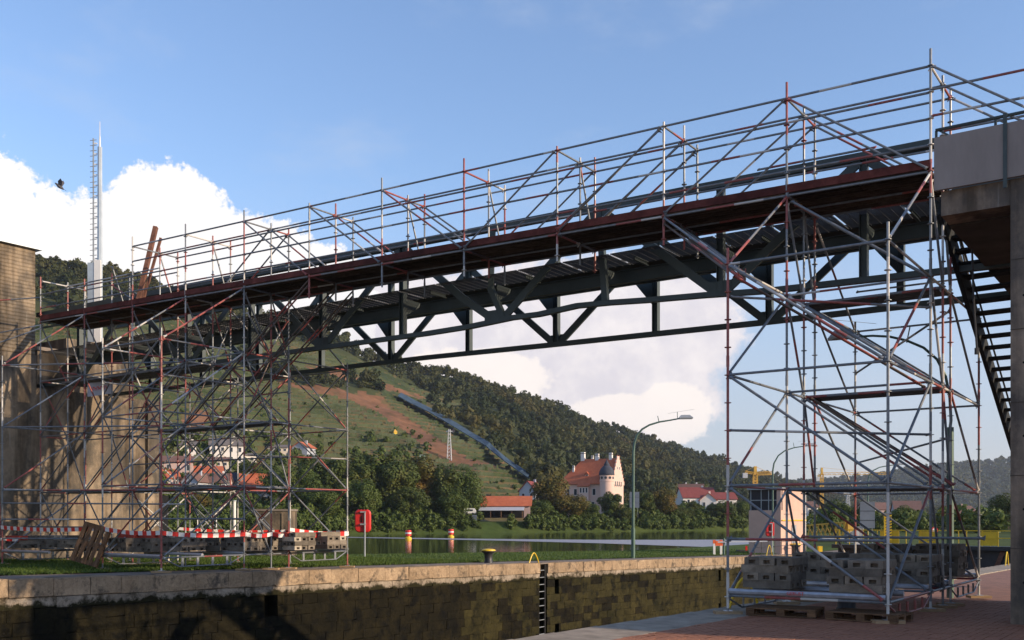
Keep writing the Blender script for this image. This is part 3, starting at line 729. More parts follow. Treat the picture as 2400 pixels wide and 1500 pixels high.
# ------------------------------------------------------------------ near quay
RIGHT_D = np.arange(-16, 76, 2.0)
quay_sheet('pavement', NQ, list(RIGHT_D), [1.18, 40], M_PAVING, -0.030)
quay_sheet('ground', NQ, list(np.arange(-60, 172, 8.0)), [0.9, 160], M_ASPH, -0.06)
def near_wall():
    t = thing('quay_wall', 'near quay wall edge of pale grey coping slabs along red paving', 'wall', N0, -A_)
    r = random.Random(8); mb = MB()
    # local frame: x = away from the lock, y = along it (0 at d=-9.02)
    def z(y): return zn(y-9.02)
    ys = np.arange(-10, 86, 3.0)
    for a, b in zip(ys[:-1], ys[1:]): mb.add([(0.08, a, z(a)-0.05), (0.08, b, z(b)-0.05), (0.08, b, -8), (0.08, a, -8)], [(0, 1, 2, 3)])
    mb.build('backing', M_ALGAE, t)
    cps = [stone_mesh('coping_slab', 1.2, 1.16, 0.4, M_COPN, 100+i, 0.006) for i in range(5)]
    y = -8.0
    while y < 76:
        L = r.uniform(1.0, 1.35); o = obj('coping_slab', random.choice(cps), t, (0.59, y+L/2, z(y+L/2)-0.2)); o.scale = (1, (L-0.012)/1.2, 1); y += L
    # pavers: the nearest visible ones singly, the rest of the visible field joined
    pv = []
    rowh, bw = 0.105, 0.21
    for i in range(0, 84):
        rr_ = 1.19+i*rowh
        for j in range(-30, 62):
            yy = j*bw+(bw/2 if i % 2 else 0)
            p = NQ(yy-9.02, rr_)
            if p.y < 8: continue
            px = 1200+F*p.x/p.y; py = HOR+(EYE-p.z)*F/p.y
            if -20+1150 < px < 2440 and py < 1520 and py > 1360: pv.append((p.y, rr_, yy))
    pv.sort()
    pm = [MB().box((-0.0485, -0.1005, -0.03), (0.0485, 0.1005, 0.0)).mesh('paver', M_PAVER) for _ in range(1)]
    pav = bpy.data.objects['pavement.001']
    for Yv, rr_, yy in pv[:300]:
        q = N0+V*yy+U*rr_; o = obj('brick', pm[0], pav, (q.x, q.y, z(yy)+r.uniform(0.0, 0.004))); o.rotation_euler = (r.uniform(-.012, .012), r.uniform(-.02, .02), -A_+r.uniform(-.01, .01))
    mb = MB()
    for Yv, rr_, yy in pv[300:]:
        zz = z(yy)+r.uniform(-0.002, 0.004); mb.add([(rr_-0.0485, yy-0.1005, zz), (rr_+0.0485, yy-0.1005, zz), (rr_+0.0485, yy+0.1005, zz-0.0026), (rr_-0.0485, yy+0.1005, zz-0.0026),
            (rr_-0.0485, yy-0.1005, zz-0.03), (rr_+0.0485, yy-0.1005, zz-0.03)], [(0, 1, 2, 3), (4, 5, 1, 0)])
    bo = stuff(mb.build('brick', M_PAVER, pav)); bo.location = N0; bo.rotation_euler = (0, 0, -A_)
    print('pavers', len(pv))
near_wall()

# ------------------------------------------------------------------ left abutment and wall
def abutment():
    t = thing('bridge_abutment', 'weathered tan concrete abutment wall carrying the left bridge end', 'abutment', BK(-3.2, 0, 0), -A_)
    zt = 6.86
    MB().box((-9, -18, -0.3), (0, 7.3, zt)).build('wall_block', M_CONC, t)
    MB().box((-9, -18, zt), (-0.01, 1.75, 8.15)).build('wall_block', M_CONC, t)
    MB().box((-9, 1.76, zt+0.005), (-1.6, 7.2, 8.2)).build('back_wall', M_CONC, t)
    MB().prism([(1.76, 7.0), (2.2, 7.15), (3.4, 7.75), (3.4, 8.35), (1.76, 8.35)], 0, -1.59, 0.06).build('corbel', M_CONC, t)
    MB().box((-1.7, 1.70, 8.36), (0.16, 3.55, 8.50)).build('landing_slab', M_QUAY, t)
    MB().box((0.003, 6.75, -0.2), (0.16, 7.34, zt-0.02)).build('pilaster', M_CONC, t)
    MB().box((0.002, -18, -0.2), (0.22, 6.74, 0.85)).build('plinth', M_CONC, t)
    for z in (2.3, 3.9, 5.4): MB().box((0.001, -17.9, z), (0.012, 6.74, z+0.035)).build('formwork_seam', M_CONC, t)
    hs = MB().box((-10, -20, 8.16), (0.0, 1.70, 12.35)).build('tower_block', M_CONCB, t)
    MB().box((-10.2, -20.2, 12.352), (0.18, 1.9, 12.44)).build('roof_edge', M_MAST, t)
    MB().box((-10.1, -20.1, 12.445), (0.10, 1.82, 12.52)).build('roof_edge', M_MAST, t)
    return t
abutment()

# ------------------------------------------------------------------ right gallery, pillar, stairs, unseen shade blocks beside it
def gallery():
    d0 = -2.0; k0 = k_at(2189, d0); o0 = BK(k0, d0, 0); zb = EYE+(HOR-447)*o0.y/F; zt_ = EYE+(HOR-323)*o0.y/F
    t = thing('concrete_gallery', 'grey brown concrete gallery with panelled parapet on a tall square pillar', 'building', BK(k0, d0, 0), -A_)
    xs = (k_at(2366, d0)-k0)*BAY; xseam = (k_at(2356, d0)-k0)*BAY
    MB().box((0, 0, zb), (xseam-0.012, 0.07, zt_)).build('parapet_panel', M_PANEL, t)
    MB().box((xseam+0.012, 0, zb), (xseam+2.4, 0.07, zt_)).build('parapet_panel', M_PANEL, t)
    MB().box((xseam-0.03, -0.025, zb-0.16), (xseam+0.03, -0.002, zt_+0.16)).build('panel_strut', M_BRIDGE, t)
    MB().tube([(0.02, 0.03, zt_+0.13), (xseam+2.4, 0.03, zt_+0.13)], 0.03, 8).build('handrail', M_BRIDGE, t)
    for x in (0.03, xseam-0.15, xseam+1.2): MB().box((x-0.02, 0.02, zt_+0.002), (x+0.02, 0.05, zt_+0.12)).build('rail_post', M_BRIDGE, t)
    MB().bar((0.05, 0.04, zt_+0.14), (0.22, 0.04, zt_+0.01), 0.02, 0.03).build('rail_post', M_BRIDGE, t)
    MB().box((0.09, 0.12, zb-0.42), (xs-0.004, 0.75, zb-0.003)).build('edge_beam', M_PILLAR, t)
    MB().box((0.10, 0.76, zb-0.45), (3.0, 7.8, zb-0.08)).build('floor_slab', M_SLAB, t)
    MB().box((xs, 0.10, -0.4), (xs+0.95, 1.05, zb-0.004)).build('pillar', M_PILLAR, t)
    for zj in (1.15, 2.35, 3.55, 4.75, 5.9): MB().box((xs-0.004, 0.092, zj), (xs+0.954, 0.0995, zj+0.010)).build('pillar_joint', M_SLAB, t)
    for zj in (0.6, 1.8, 3.0, 4.2, 5.3):
        for xj in (0.2, 0.72): o = MB().lathe([(0.022, 0), (0.022, 0.004)], 8).build('tie_hole', M_DARK, t); o.location = (xs+xj, 0.0995, zj); o.rotation_euler = (math.pi/2, 0, 0)
    # unseen blocks added to cast shade, lower one in front (east of the pillar)
    kx = (10.75-k0)*BAY
    MB().box((kx, -0.9, -0.4), (kx+9, 3.6, 5.3)).build('low_shade_block', M_PILLAR, t)
    MB().box((kx, 3.62, -0.4), (kx+9, 7.7, 5.6)).build('rear_shade_block', M_PILLAR, t)
    # staircase
    T = P(2213, 512, 19.9); Bm = P(2372, 1030, 24.6); dirh = (Bm-T); L = dirh.length
    side = Vector((dirh.y, -dirh.x, 0)).normalized()
    T0 = T-dirh.normalized()*0.3; B0 = Bm+dirh.normalized()*5.0
    B0 = T0+(B0-T0)*((T0.z+0.1)/(T0.z-B0.z)) if B0.z < -0.1 else B0
    s = thing('staircase', 'dark open riser steel staircase seen from below beside the concrete pillar', 'stairs', (T.x, T.y, 0))
    o = Vector((T.x, T.y, 0))
    for off in (0.0, 1.45): MB().bar(T0+side*off-o, B0+side*off-o, 0.09, 0.42).build('stringer', M_BRIDGEDK, s)
    n = 34; tw = []
    for i in range(n):
        p = T0+(B0-T0)*((i+0.5)/n)
        if p.z < 0.05: break
        M = Matrix((side, Vector((0, 0, 1)).cross(side), (0, 0, 1))).transposed().to_4x4(); M.translation = p-o
        MB().box((0.047, -0.16, 0.02), (1.40, 0.16, 0.075), 0, M).build('tread', M_BRIDGEDK, s)
    for off in (0.02,):
        MB().tube([T0+side*off+Vector((0, 0, 0.62))-o, B0+side*off+Vector((0, 0, 0.62))-o], 0.022, 6).build('stair_rail', M_BRIDGEDK, s)
    return t
gallery()
# ================================================================== TRUSS BRIDGE
def bridge():
    t = thing('truss_bridge', 'dark green steel truss footbridge with a bent lower chord spanning the lock', 'bridge', B8, -A_)
    # local frame: x along the bridge (0 at scaffold bay 8), y behind the front scaffold row
    NY, FY = 2.2, 5.4
    def nx(px): return (k_at(px, NY)-8)*BAY
    def fx(px): return (k_at(px, FY)-8)*BAY
    def zat(px, py, y):
        p = B8+U*((k_at(px, y)-8)*BAY)+V*y; return EYE+(HOR-py)*p.y/F
    def n3(px, py): return Vector((nx(px), NY, zat(px, py, NY)))
    def f3(px, py): return Vector((fx(px), FY, zat(px, py, FY)))
    def beam(nm, pts, w, h, m=M_BRIDGE):
        mb = MB()
        if len(pts) == 2: mb.bar(pts[0], pts[1], w, h)
        else:
            for a, b in zip(pts[:-1], pts[1:]): mb.bar(a, b+(b-a).normalized()*0.015, w, h)
        return mb.build(nm, m, t)
    def ibeam(nm, A, B, w, h, m=M_BRIDGE):
        A, B = Vector(A), Vector(B); mb = MB(); ft = 0.018
        upv = Vector((0, 0, 1)) if abs((B-A).normalized().z) < 0.8 else Vector((1, 0, 0))
        d = (B-A).normalized(); x = d.cross(upv).normalized(); y = x.cross(d)
        mb.bar(A, B, 0.012, h-2*ft-0.004, 0, upv)
        for sgn in (1, -1): mb.bar(A+y*sgn*(h/2-ft/2), B+y*sgn*(h/2-ft/2), w, ft, 0, upv)
        return mb.build(nm, m, t)
    xl = -11.45*BAY+0.05; xr = 4.6
    # lower chords (the near one buckled between the two nodes)
    zl = 7.02
    near = [Vector((xl, NY, zl)), n3(1000, 782), n3(1100, 766), n3(1153, 755), n3(1200, 745), n3(1263, 737), n3(1300, 729), n3(1353, 717), n3(1430, 709.5), n3(1513, 704), n3(1653, 692), n3(1800, 682), Vector((xr, NY, zat(2240, 637, NY)))]
    beam('lower_chord', near, 0.16, 0.125)
    far = [Vector((xl, FY, 6.98)), f3(1000, 838), f3(1267, 811), f3(1780, 757), Vector((xr, FY, zat(2240, 704, FY)))]
    beam('lower_chord', far, 0.16, 0.135)
    # upper chords (rail girders above the deck)
    def ztop(x): return 9.55-0.011*x
    for y in (NY, FY):
        beam('upper_chord', [Vector((xl, y, ztop(xl))), Vector((xr, y, ztop(xr)))], 0.20, 0.17)
        beam('hand_rail', [Vector((xl, y-0.05, ztop(xl)-0.55)), Vector((xr, y-0.05, ztop(xr)-0.55))], 0.05, 0.06)
    # panel points
    step = 1.19*BAY
    x0 = -0.852*BAY                                   # a lower node
    px_bent = {}
    def zlow(x, y):
        pts = near if y == NY else far
        return float(np.interp(x, [p.x for p in pts], [p.z for p in pts]))
    for y in (NY, FY):
        i = -8
        while i <= 3:
            x = x0+i*step
            if xl+0.3 < x < xr-0.1:
                top = Vector((x, y, ztop(x)-0.088)); bot = Vector((x, y, zlow(x, y)+0.065))
                if y == NY and i == -2: bot = Vector((x+0.30, y+0.02, zlow(x+0.30, y)+0.065)); top = Vector((x-0.05, y, top.z))
                if y == NY and i == -2:
                    mid = Vector((x-0.1, y-0.03, 8.0)); beam('post', [top, mid, bot], 0.19, 0.15)
                elif y == NY and i == -1: beam('post', [top, bot+Vector((0.17, 0.03, 0))], 0.19, 0.15)
                else: ibeam('post', top, bot, 0.17, 0.17)
                # gusset where the floor meets the far posts
                if y == FY:
                    gz = 8.42
                    MB().prism([(x-0.085, gz-0.75), (x-0.085, gz), (x-0.75, gz), (x-0.62, gz-0.10)], 1, y-0.02, y+0.02).build('gusset', M_BRIDGE, t)
                else:
                    MB().prism([(0.10, 7.62), (0.10, 8.12), (0.75, 8.12), (0.75, 8.0)], 0, x-0.02, x+0.02).build('gusset', M_BRIDGE, t).location = (0, NY, 0)
                if i % 2 == 0:                           # lower node: two diagonals rise from it
                    for sgn in (-1, 1):
                        xt = x+sgn*step
                        if not (xl < xt < xr): continue
                        b2 = Vector((x+sgn*0.12, y-0.02 if y == NY else y+0.02, zlow(x, y)+0.05)); a2 = Vector((xt-sgn*0.1, b2.y, ztop(xt)-0.10))
                        if y == NY and i == -2 and sgn == -1:
                            b2.x += 0.12; md = n3(1083, 697); md.y = b2.y; beam('diagonal', [a2, md, b2], 0.07, 0.21)
                        elif y == NY and i == -2 and sgn == 1: b2.x += 0.2; beam('diagonal', [b2, a2], 0.07, 0.20)
                        else: beam('diagonal', [b2, a2], 0.07, 0.20)
                    MB().box((x-0.28, y-0.075 if y == NY else y+0.055, zlow(x, y)-0.03), (x+0.28, y-0.06 if y == NY else y+0.07, zlow(x, y)+0.30)).build('node_plate', M_BRIDGE, t)
            i += 1
    # deck: side grating, edge girder, dark floor
    zd = 8.28
    ibeam('edge_girder', (xl, 3.1, zd-0.30), (xr, 3.1, zd-0.30), 0.16, 0.34)
    ibeam('edge_girder', (xl, 4.95, zd+0.06), (xr, 4.95, zd+0.06), 0.14, 0.22)
    MB().box((xl, 3.19, zd+0.02), (xr, 4.86, zd+0.09)).build('deck_plate', M_BRIDGEDK, t)
    x = xl+0.6
    while x < xr:
        ibeam('floor_beam', (x, 2.3, zd-0.08), (x, 3.0, zd-0.08), 0.07, 0.10); x += step
    # open bar grating between truss and girder: cross bars joined, bearing bars joined
    npan = 26; pl = (xr-xl)/npan
    gm = MB()
    for j in range(13): gm.box((0.02, 1.88+j*0.093, zd+0.0), (pl-0.03, 1.88+j*0.093+0.052, zd+0.012))
    for j in range(7): gm.box((0.03+j*(pl-0.08)/6, 1.87, zd-0.012), (0.045+j*(pl-0.08)/6, 3.09, zd-0.002))
    gme = gm.mesh('grating', M_GRATE)
    for i in range(npan): obj('grating', gme, t, (xl+i*pl, 0, 0))
    return t
bridge()

# ================================================================== SCAFFOLDING
TUBES = {}; POSTS = {}
def tube_mesh(L, mat, r=0.0245, heads=True):
    key = (round(L, 2), mat.name, r, heads)
    if key not in TUBES:
        mb = MB(); L = key[0]; n = 8
        mb.tube([(0, 0, 0.03 if heads else 0), (0, 0, L-(0.03 if heads else 0))], r, n)
        if heads:
            for z in (0.0, L): mb.box((-0.017, -0.036, z-0.045 if z else 0.0), (0.017, 0.036, z if z else 0.045))
            for z in (0.012, L-0.012): mb.box((-0.008, -0.055, z-0.012), (0.008, 0.085, z+0.012))
        TUBES[key] = mb.mesh('tube', mat, True)
    return TUBES[key]
def tube(nm, A, B, parent, mat=None, r=0.0245, heads=True, gap=0.03):
    A, B = Vector(A), Vector(B); d = (B-A); L = d.length; d.normalize()
    A = A+d*gap; L -= 2*gap
    o = obj(nm, tube_mesh(L, mat or M_TUBE, r, heads), parent, A-parent.location)
    q = Vector((0, 0, 1)).rotation_difference(d); q2 = Quaternion(d, random.uniform(0, 6.28)) if not heads else Quaternion((1, 0, 0, 0))
    o.rotation_mode = 'QUATERNION'; o.rotation_quaternion = q2 @ q
    return o
def standard(A, ztop, parent, ros0=None, base=False, step=0.5):
    A = Vector(A); L = round(ztop-A.z, 2); off = round((ros0-A.z) % step, 2) if ros0 is not None else 0.1
    key = (L, off, base)
    if key not in POSTS:
        mb = MB(); mb.tube([(0, 0, 0), (0, 0, L)], 0.0245, 8)
        z = off
        while z < L-0.02:
            mb.lathe([(0.025, -0.006), (0.062, -0.006), (0.062, 0.006), (0.025, 0.006)], 10, 0, (0, 0, z)); z += step
        z = off+0.25
        while z < L-0.3: mb.lathe([(0.029, -0.10), (0.029, 0.10)], 8, 0, (0, 0, z)); z += 2.0
        POSTS[key] = mb.mesh('standard', M_POST, True)
    o = obj('standard', POSTS[key], parent, A-parent.location); o.rotation_euler = (random.uniform(-.002, .002), random.uniform(-.002, .002), random.uniform(0, 6)); return o

def zp(k): return 8.72-0.0545*k                    # platform level

def plank_mesh(L, w, mat):
    mb = MB(); mb.box((0.0, -w/2, 0.0), (L, w/2, 0.012))
    for y in (-w/2+0.012, w/2-0.012, 0.0): mb.box((0.0, y-0.011, -0.055), (L, y+0.011, -0.001))
    for x in (0.0, L/2, L-0.05): mb.box((x, -w/2+0.03, -0.04), (x+0.04, w/2-0.03, -0.002))
    return mb.mesh('deck_plank', mat)
PL_B = plank_mesh(BAY-0.05, 0.285, M_DECK); PL_G = plank_mesh(BAY-0.05, 0.30, M_DECKG)
def plank(parent, k, d, z, me, kslope=0.0, nm='deck_plank'):
    o = obj(nm, me, parent, BK(k, d, z)+U*0.025-parent.location); o.rotation_euler = (0, math.atan(kslope/BAY), -A_); return o
def board(parent, k0, k1, d, z0, z1, h, m, nm='toe_board'):
    A = BK(k0, d, z0+h/2); B = BK(k1, d, z1+h/2)
    return MB().bar(A-parent.location, B-parent.location, 0.03, h).build(nm, m, parent)

# ---- walkway scaffold hung along the bridge
W = thing('scaffold_walkway', 'long scaffold walkway with red toe boards hung along the near side of the bridge', 'scaffold', BK(4, 0, zp(4)))
DM, DB = 1.06, 1.78
KS = list(range(-2, 11))
for k in KS:
    z = zp(k)
    tops = {0: 2.0+0.35, DM: 2.0+0.28, DB: 2.0+0.30}
    for d in (0, DM, DB):
        if k == -2: zt = z+1.65
        elif k == -1: zt = z+(1.25 if d == 0 else 1.7)
        else: zt = z+2.0+(0.10 if (k in (3, 6, 7) and d == 0) else 0.33 if d == 0 else 0.14+0.22*((k*3+int(d*2)) % 2))
        low = {3: 0.62, 4: 0.62, 5: 0.66, 6: 0.64, 7: 0.64}.get(k, 0)
        if d == DM: low = 0.5
        if d == DB: low = 0.55
        if k in (-2, -1, 0, 1, 2, 8, 9): continue      # these standards run down through the towers, built there
        standard(BK(k, d, z-low), zt, W, z)
def htube(k0, k1, d, h, nm='ledger', mat=None): return tube(nm, BK(k0, d, zp(k0)+h), BK(k1, d, zp(k1)+h), W, mat)
for k in KS[:-1]:
    k1 = k+1
    if k == 9:
        for d, hs in ((0, (1.55, 1.05)), (DM, (1.1,)), (DB, (0.62, 1.1))):
            for h in hs: htube(k, k1, d, h, 'guard_rail')
        continue
    hs = [0.0, 0.5, 1.0, 1.5, 2.0] if k >= 0 else [0.0, 0.5, 1.0]
    for h in hs: htube(k, k1, 0, h, 'ledger' if h in (0.0, 2.0) else 'guard_rail')
    for h in ([2.0, 0.0] if k >= 0 else [1.5, 0.0]): htube(k, k1, DM, h)
    for h in ([2.0, 1.0, 0.5, 0.0] if k >= 0 else [1.5, 0.5, 0.0]): htube(k, k1, DB, h, 'ledger' if h in (0.0, 2.0, 1.5) else 'guard_rail')
    board(W, k, k1, -0.01, zp(k)+0.06, zp(k1)+0.06, 0.165, M_TOE)
    for i in range(6):
        plank(W, k, 0.16+i*0.295, zp(k)+0.07, PL_B, 0.0545)
for k in KS[:-1]:
    z = zp(k)
    for d0, d1 in ((0, DM), (DM, DB)):
        if k >= 0: tube('transom', BK(k, d0, z+2.0), BK(k, d1, z+2.0), W, M_POST)
        elif k == -2: tube('transom', BK(k, d0, z+1.5), BK(k, d1, z+1.5), W, M_POST)
        tube('transom', BK(k, d0, z), BK(k, d1, z), W, M_RUSTTUBE if k % 2 else M_TUBE)
    if k in (0, 1, 4, 5, 6, -1):
        tube('brace', BK(k, DM, z+1.95), BK(k, DB-0.05, z+0.12), W)
def fbrace(k0, h0, k1, h1, ds=(0, DM, DB), mat=None):
    for d in ds: tube('brace', BK(k0, d-0.05, zp(k0)+h0), BK(k1, d-0.05, zp(k1)+h1), W, mat, gap=0.06)
fbrace(9, 2.0, 10, 0.02); fbrace(8, 2.0, 9, 0.02); fbrace(8, 1.98, 7, 0.02); fbrace(7, 2.0, 6, 0.02)
for d in (0, DM, DB): tube('brace', BK(7, d-0.11, zp(7)+1.93), BK(6, d-0.11, zp(6)+0.05), W, gap=0.06)
fbrace(6, 2.0, 5, 0.02); fbrace(4, 2.0, 5, 0.02); fbrace(3, 2.0, 4, 0.02); fbrace(2, 2.0, 3, 0.02); fbrace(2, 1.98, 1, 0.04, (DM, DB)); fbrace(-1, 1.25, 0, -0.2, (DM, DB))
# loose rail ends
tube('guard_rail', BK(7.62, DM, zp(7.6)+1.02), BK(8.55, DM, zp(8.5)+1.03), W)
tube('guard_rail', BK(6.7, DB, zp(6)+0.42), BK(7.9, DB, zp(8)+0.58), W)

# ---- towers
def tower(T, cols, levels, ground, frontd, backd, up_right, kpairs, deckspec):
    """cols: {(k): [d...]}; levels: ledger heights; ground(k,d); braces between neighbouring standards"""
    for k, ds in cols.items():
        for d in ds:
            g = ground(k, d)
            if d == frontd: zt = levels[-1]+0.30
            elif d == backd: zt = levels[-1]+0.25
            else: zt = zp(k)+((2.33 if d == 0 else 2.2) if k >= 0 else 1.65)
            if d == 0 and k == -1: zt = zp(k)+1.25
            standard(BK(k, d, g+0.06), zt, T, levels[1])
            MB().box((-0.24, -0.13, 0.0), (0.24, 0.13, 0.055)).build('base_board', M_WOOD, T).location = BK(k, d, g)-T.location
            T.children[-1].rotation_euler = (0, 0, -A_+random.uniform(-.3, .3)+(0.0 if k < 5 else 0.1))
            MB().box((-0.075, -0.075, 0.056), (0.075, 0.075, 0.066)).build('base_plate', M_ALU, T).location = BK(k, d, g)-T.location
    for k, ds in cols.items():
        for a, b in zip(ds[:-1], ds[1:]):
            for i, z in enumerate(levels): tube('transom', BK(k, a, z), BK(k, b, z), T, M_POST if i % 2 else None)
            for i in range(len(levels)-1):
                z0, z1 = levels[i], levels[i+1]
                if a == frontd: tube('brace', BK(k, a, z0), BK(k, b, z1), T, gap=0.08)
                elif b == backd: tube('brace', BK(k, a, z1), BK(k, b, z0), T, gap=0.08)
                elif (i+int(a > 0)) % 2 == 0: tube('brace', BK(k, a, z1), BK(k, b, z0), T, gap=0.06)
            if a == frontd: tube('brace', BK(k, a, levels[-1]), BK(k, b, zp(k)-0.02), T, M_POST, gap=0.08)
            elif b == backd and False: pass
            else: tube('brace', BK(k, a, zp(k)-0.1), BK(k, b, levels[-1]), T, gap=0.06)
    for k0, k1, ds in kpairs:
        for j, d in enumerate(ds):
            for i, z in enumerate(levels): tube('ledger', BK(k0, d, z), BK(k1, d, z), T)
            for i in range(len(levels)-1):
                z0, z1 = levels[i], levels[i+1]
                A, B = (BK(k0, d, z0), BK(k1, d, z1)) if up_right else (BK(k0, d, z1), BK(k1, d, z0))
                tube('brace', A-V*0.05, B-V*0.05, T, gap=0.08)
    for k, d, z in deckspec: plank(T, k, d, z+0.03, PL_G)

# right tower
RT = thing('scaffold_tower', 'tall scaffold tower with red and grey tubes standing on the red brick quay', 'scaffold', BK(8.5, 1, 0))
RL = [0.26, 2.24, 4.24, 6.23]
def gr(k, d):
    p = BK(k, d); dd = (p-N0).dot(V)-9.02; return zn(dd)
tower(RT, {8: [-3.07, 0, DM, DB, 4.85], 9: [-3.07, 0, DM, DB, 4.85]}, RL, gr, -3.07, 4.85, False, [(8, 9, (-3.07, 0, DM, DB, 4.85))],
      [(8, 1.25, 4.24), (8, 1.58, 4.24), (8, 1.25, 6.23), (8, 1.58, 6.23), (8, 0.2, 2.24), (8, 0.52, 2.24), (8, 0.84, 2.24), (8, 1.25, 2.24), (8, 1.58, 2.24)])
tube('guard_rail', BK(8, -3.07, 1.28), BK(9, -3.07, 1.28), RT); tube('guard_rail', BK(8.1, 0, 1.28), BK(9.35, 0, 1.28), RT)
tube('ledger', BK(8, -3.07, 3.24), BK(9, 0, 3.24), RT); tube('guard_rail', BK(8, 4.85, 7.2), BK(9, 4.85, 7.2), RT); tube('guard_rail', BK(8, 4.85, 5.2), BK(9, 1.78, 5.9), RT)
tube('ledger', BK(8, -3.07, 5.65), BK(9, 0, 5.65), RT, M_POST)
tube('guard_rail', BK(8, 4.85, 3.0), BK(9, DB, 3.3), RT)
# heavy lattice beam tubes carrying the ballast
for d in (-3.07, -1.9, 0, DB, 4.85): tube('ballast_beam', BK(8, d, 0.34), BK(9, d, 0.34), RT, M_ALU, 0.052, False)
# raking struts from the platform down over the tower
for d in (0, DM, DB):
    for o_ in (0.0, 0.13): tube('raking_strut', BK(7, d*0.8+0.0, zp(7)-0.02-o_), BK(8, -3.07+d*0.45+0.05, 6.23-o_), RT, M_RUSTTUBE if o_ else None, gap=0.05)
for o_, dd in ((0.0, -3.0), (0.14, -2.9), (0.02, -2.55), (0.16, -2.5)): tube('raking_strut', BK(8, dd, 6.23-o_), BK(9, dd+2.2*(o_ > .1), 4.24-o_), RT, M_RUSTTUBE if o_ > 0.1 else None, gap=0.05)
for d in (0, 0.25): tube('raking_strut', BK(8.02, d, zp(8)-0.1), BK(9, d, 6.23), RT, gap=0.05)
for d in (1.0, 1.3): tube('raking_strut', BK(8.05, d, 4.24), BK(9.05, d+0.4, 2.3), RT, M_RUSTTUBE, gap=0.05)
def hanger(T, k0, k1, d, z):                       # trussed lattice frame under the bottom ledger
    A = BK(k0, d, z); B = BK(k1, d, z); mb = MB(); L = (B-A); o = T.location
    def at(f, dz): return A+L*f+Vector((0, 0, dz))-o
    mb.tube([at(0.02, -0.02), at(0.22, -0.26), at(0.80, -0.26), at(0.98, -0.02)], 0.018, 6)
    for f in (0.24, 0.42, 0.6, 0.78): mb.bar(at(f, -0.25), at(f, -0.02), 0.07, 0.02, 0, (0, 1, 0))
    return mb.build('lattice_frame', M_POST, T)
for k in (8, 9):
    A = BK(k, -3.07, 0.22); B = BK(k, 0, 0.22); L = B-A; mb = MB(); o = RT.location
    at = lambda f, dz: A+L*f+Vector((0, 0, dz))-o
    mb.tube([at(0.02, -0.02), at(0.22, -0.22), at(0.80, -0.22), at(0.98, -0.02)], 0.018, 6)
    for f in (0.24, 0.42, 0.6, 0.78): mb.bar(at(f, -0.21), at(f, -0.02), 0.07, 0.02, 0, (1, 0, 0))
    mb.build('lattice_frame', M_POST, RT)
    A2 = BK(k, DB, 0.22); B2 = BK(k, 4.85, 0.22); L2 = B2-A2; mb = MB(); at2 = lambda f, dz: A2+L2*f+Vector((0, 0, dz))-o
    mb.tube([at2(0.02, -0.02), at2(0.22, -0.22), at2(0.80, -0.22), at2(0.98, -0.02)], 0.018, 6)
    for f in (0.24, 0.42, 0.6, 0.78): mb.bar(at2(f, -0.21), at2(f, -0.02), 0.06, 0.02, 0, (1, 0, 0))
    mb.build('lattice_frame', M_TUBE, RT)
MB().tube([BK(9.22, 0.6, 7.0)-RT.location, BK(9.23, 0.6, 5.9)-RT.location, BK(9.25, 0.62, 4.9)-RT.location], 0.02, 6).build('hanging_cable', M_BLACK, RT)
MB().tube([BK(9.25, 0.62, 4.9)-RT.location, BK(9.25, 0.62, 4.78)-RT.location], 0.045, 6).build('cable_end', M_BLACK, RT)

# left tower
LT = thing('scaffold_tower', 'wide tangled scaffold tower standing on the grassy far quay before the concrete abutment', 'scaffold', BK(0.5, 1, 0))
LL = [0.55, 2.6, 4.63, 6.65]
def gl(k, d):
    p = BK(k, d); dd = (p-E0).dot(V); return zf(dd)+0.01
LB = 4.4
cols = {-2: [0, DM, DB], -1: [-2.9, 0, DM, DB, LB], 0: [0, DM, DB, LB], 1: [-2.9, 0, DM, DB, LB], 2: [-2.9, 0, DM, DB, LB]}
decks = [(k, d, 6.68) for k in (-2, -1, 0) for d in (0.95, 1.28, 1.6)]+[(k, d, 2.62) for k in (0, 1) for d in (0.2, 0.5, 1.2, 1.55)]+[(k, d, 4.65) for k in (0, 1) for d in (1.25, 1.6)]+[(k, d, 2.62) for k in (-2, -1) for d in (1.2, 1.5)]
tower(LT, cols, LL, gl, -2.9, LB, True, [(1, 2, (-2.9, 0, DM, DB, LB)), (0, 1, (0, DM, DB)), (-1, 0, (0, DB)), (-2, -1, (0, DB)), (-1, 0, (LB,)), (0, 1, (LB,))], decks)
for z in (2.57, 4.62, 6.64, 1.62): tube('ledger', BK(-1, -2.9, z), BK(1, 0, z-0.02) if z != 1.62 else BK(0, -0.5, z), LT)
tube('guard_rail', BK(1, -2.9, 1.63), BK(2, -2.9, 1.63), LT); tube('guard_rail', BK(1, 0, 1.63), BK(2, 0, 1.63), LT); tube('guard_rail', BK(1, -2.9, 1.64), BK(2.0, 0, 1.64), LT); tube('guard_rail', BK(2, LB, 3.65), BK(1.2, 2.0, 3.75), LT)
tube('guard_rail', BK(-2.0, -0.5, 1.35), BK(-0.6, 0, 1.35), LT); tube('guard_rail', BK(-1, -2.9, 1.0), BK(0.2, -1.0, 1.0), LT); tube('guard_rail', BK(-1, -2.9, 2.15), BK(1, 0, 2.1), LT)
for d in (0, DM, DB):
    for o_ in (0.0, 0.14): tube('raking_strut', BK(2, d+0.03, 6.62-o_), BK(3, d+0.03, zp(3)-0.05-o_), LT, M_RUSTTUBE, gap=0.05)
    tube('raking_strut', BK(1, d+0.03, 4.63), BK(2, d+0.03, 6.6), LT, M_RUSTTUBE, gap=0.05)
for d in (0, DB): tube('raking_strut', BK(0, d+0.05, 4.6), BK(1, d+0.05, 6.6), LT, gap=0.05)
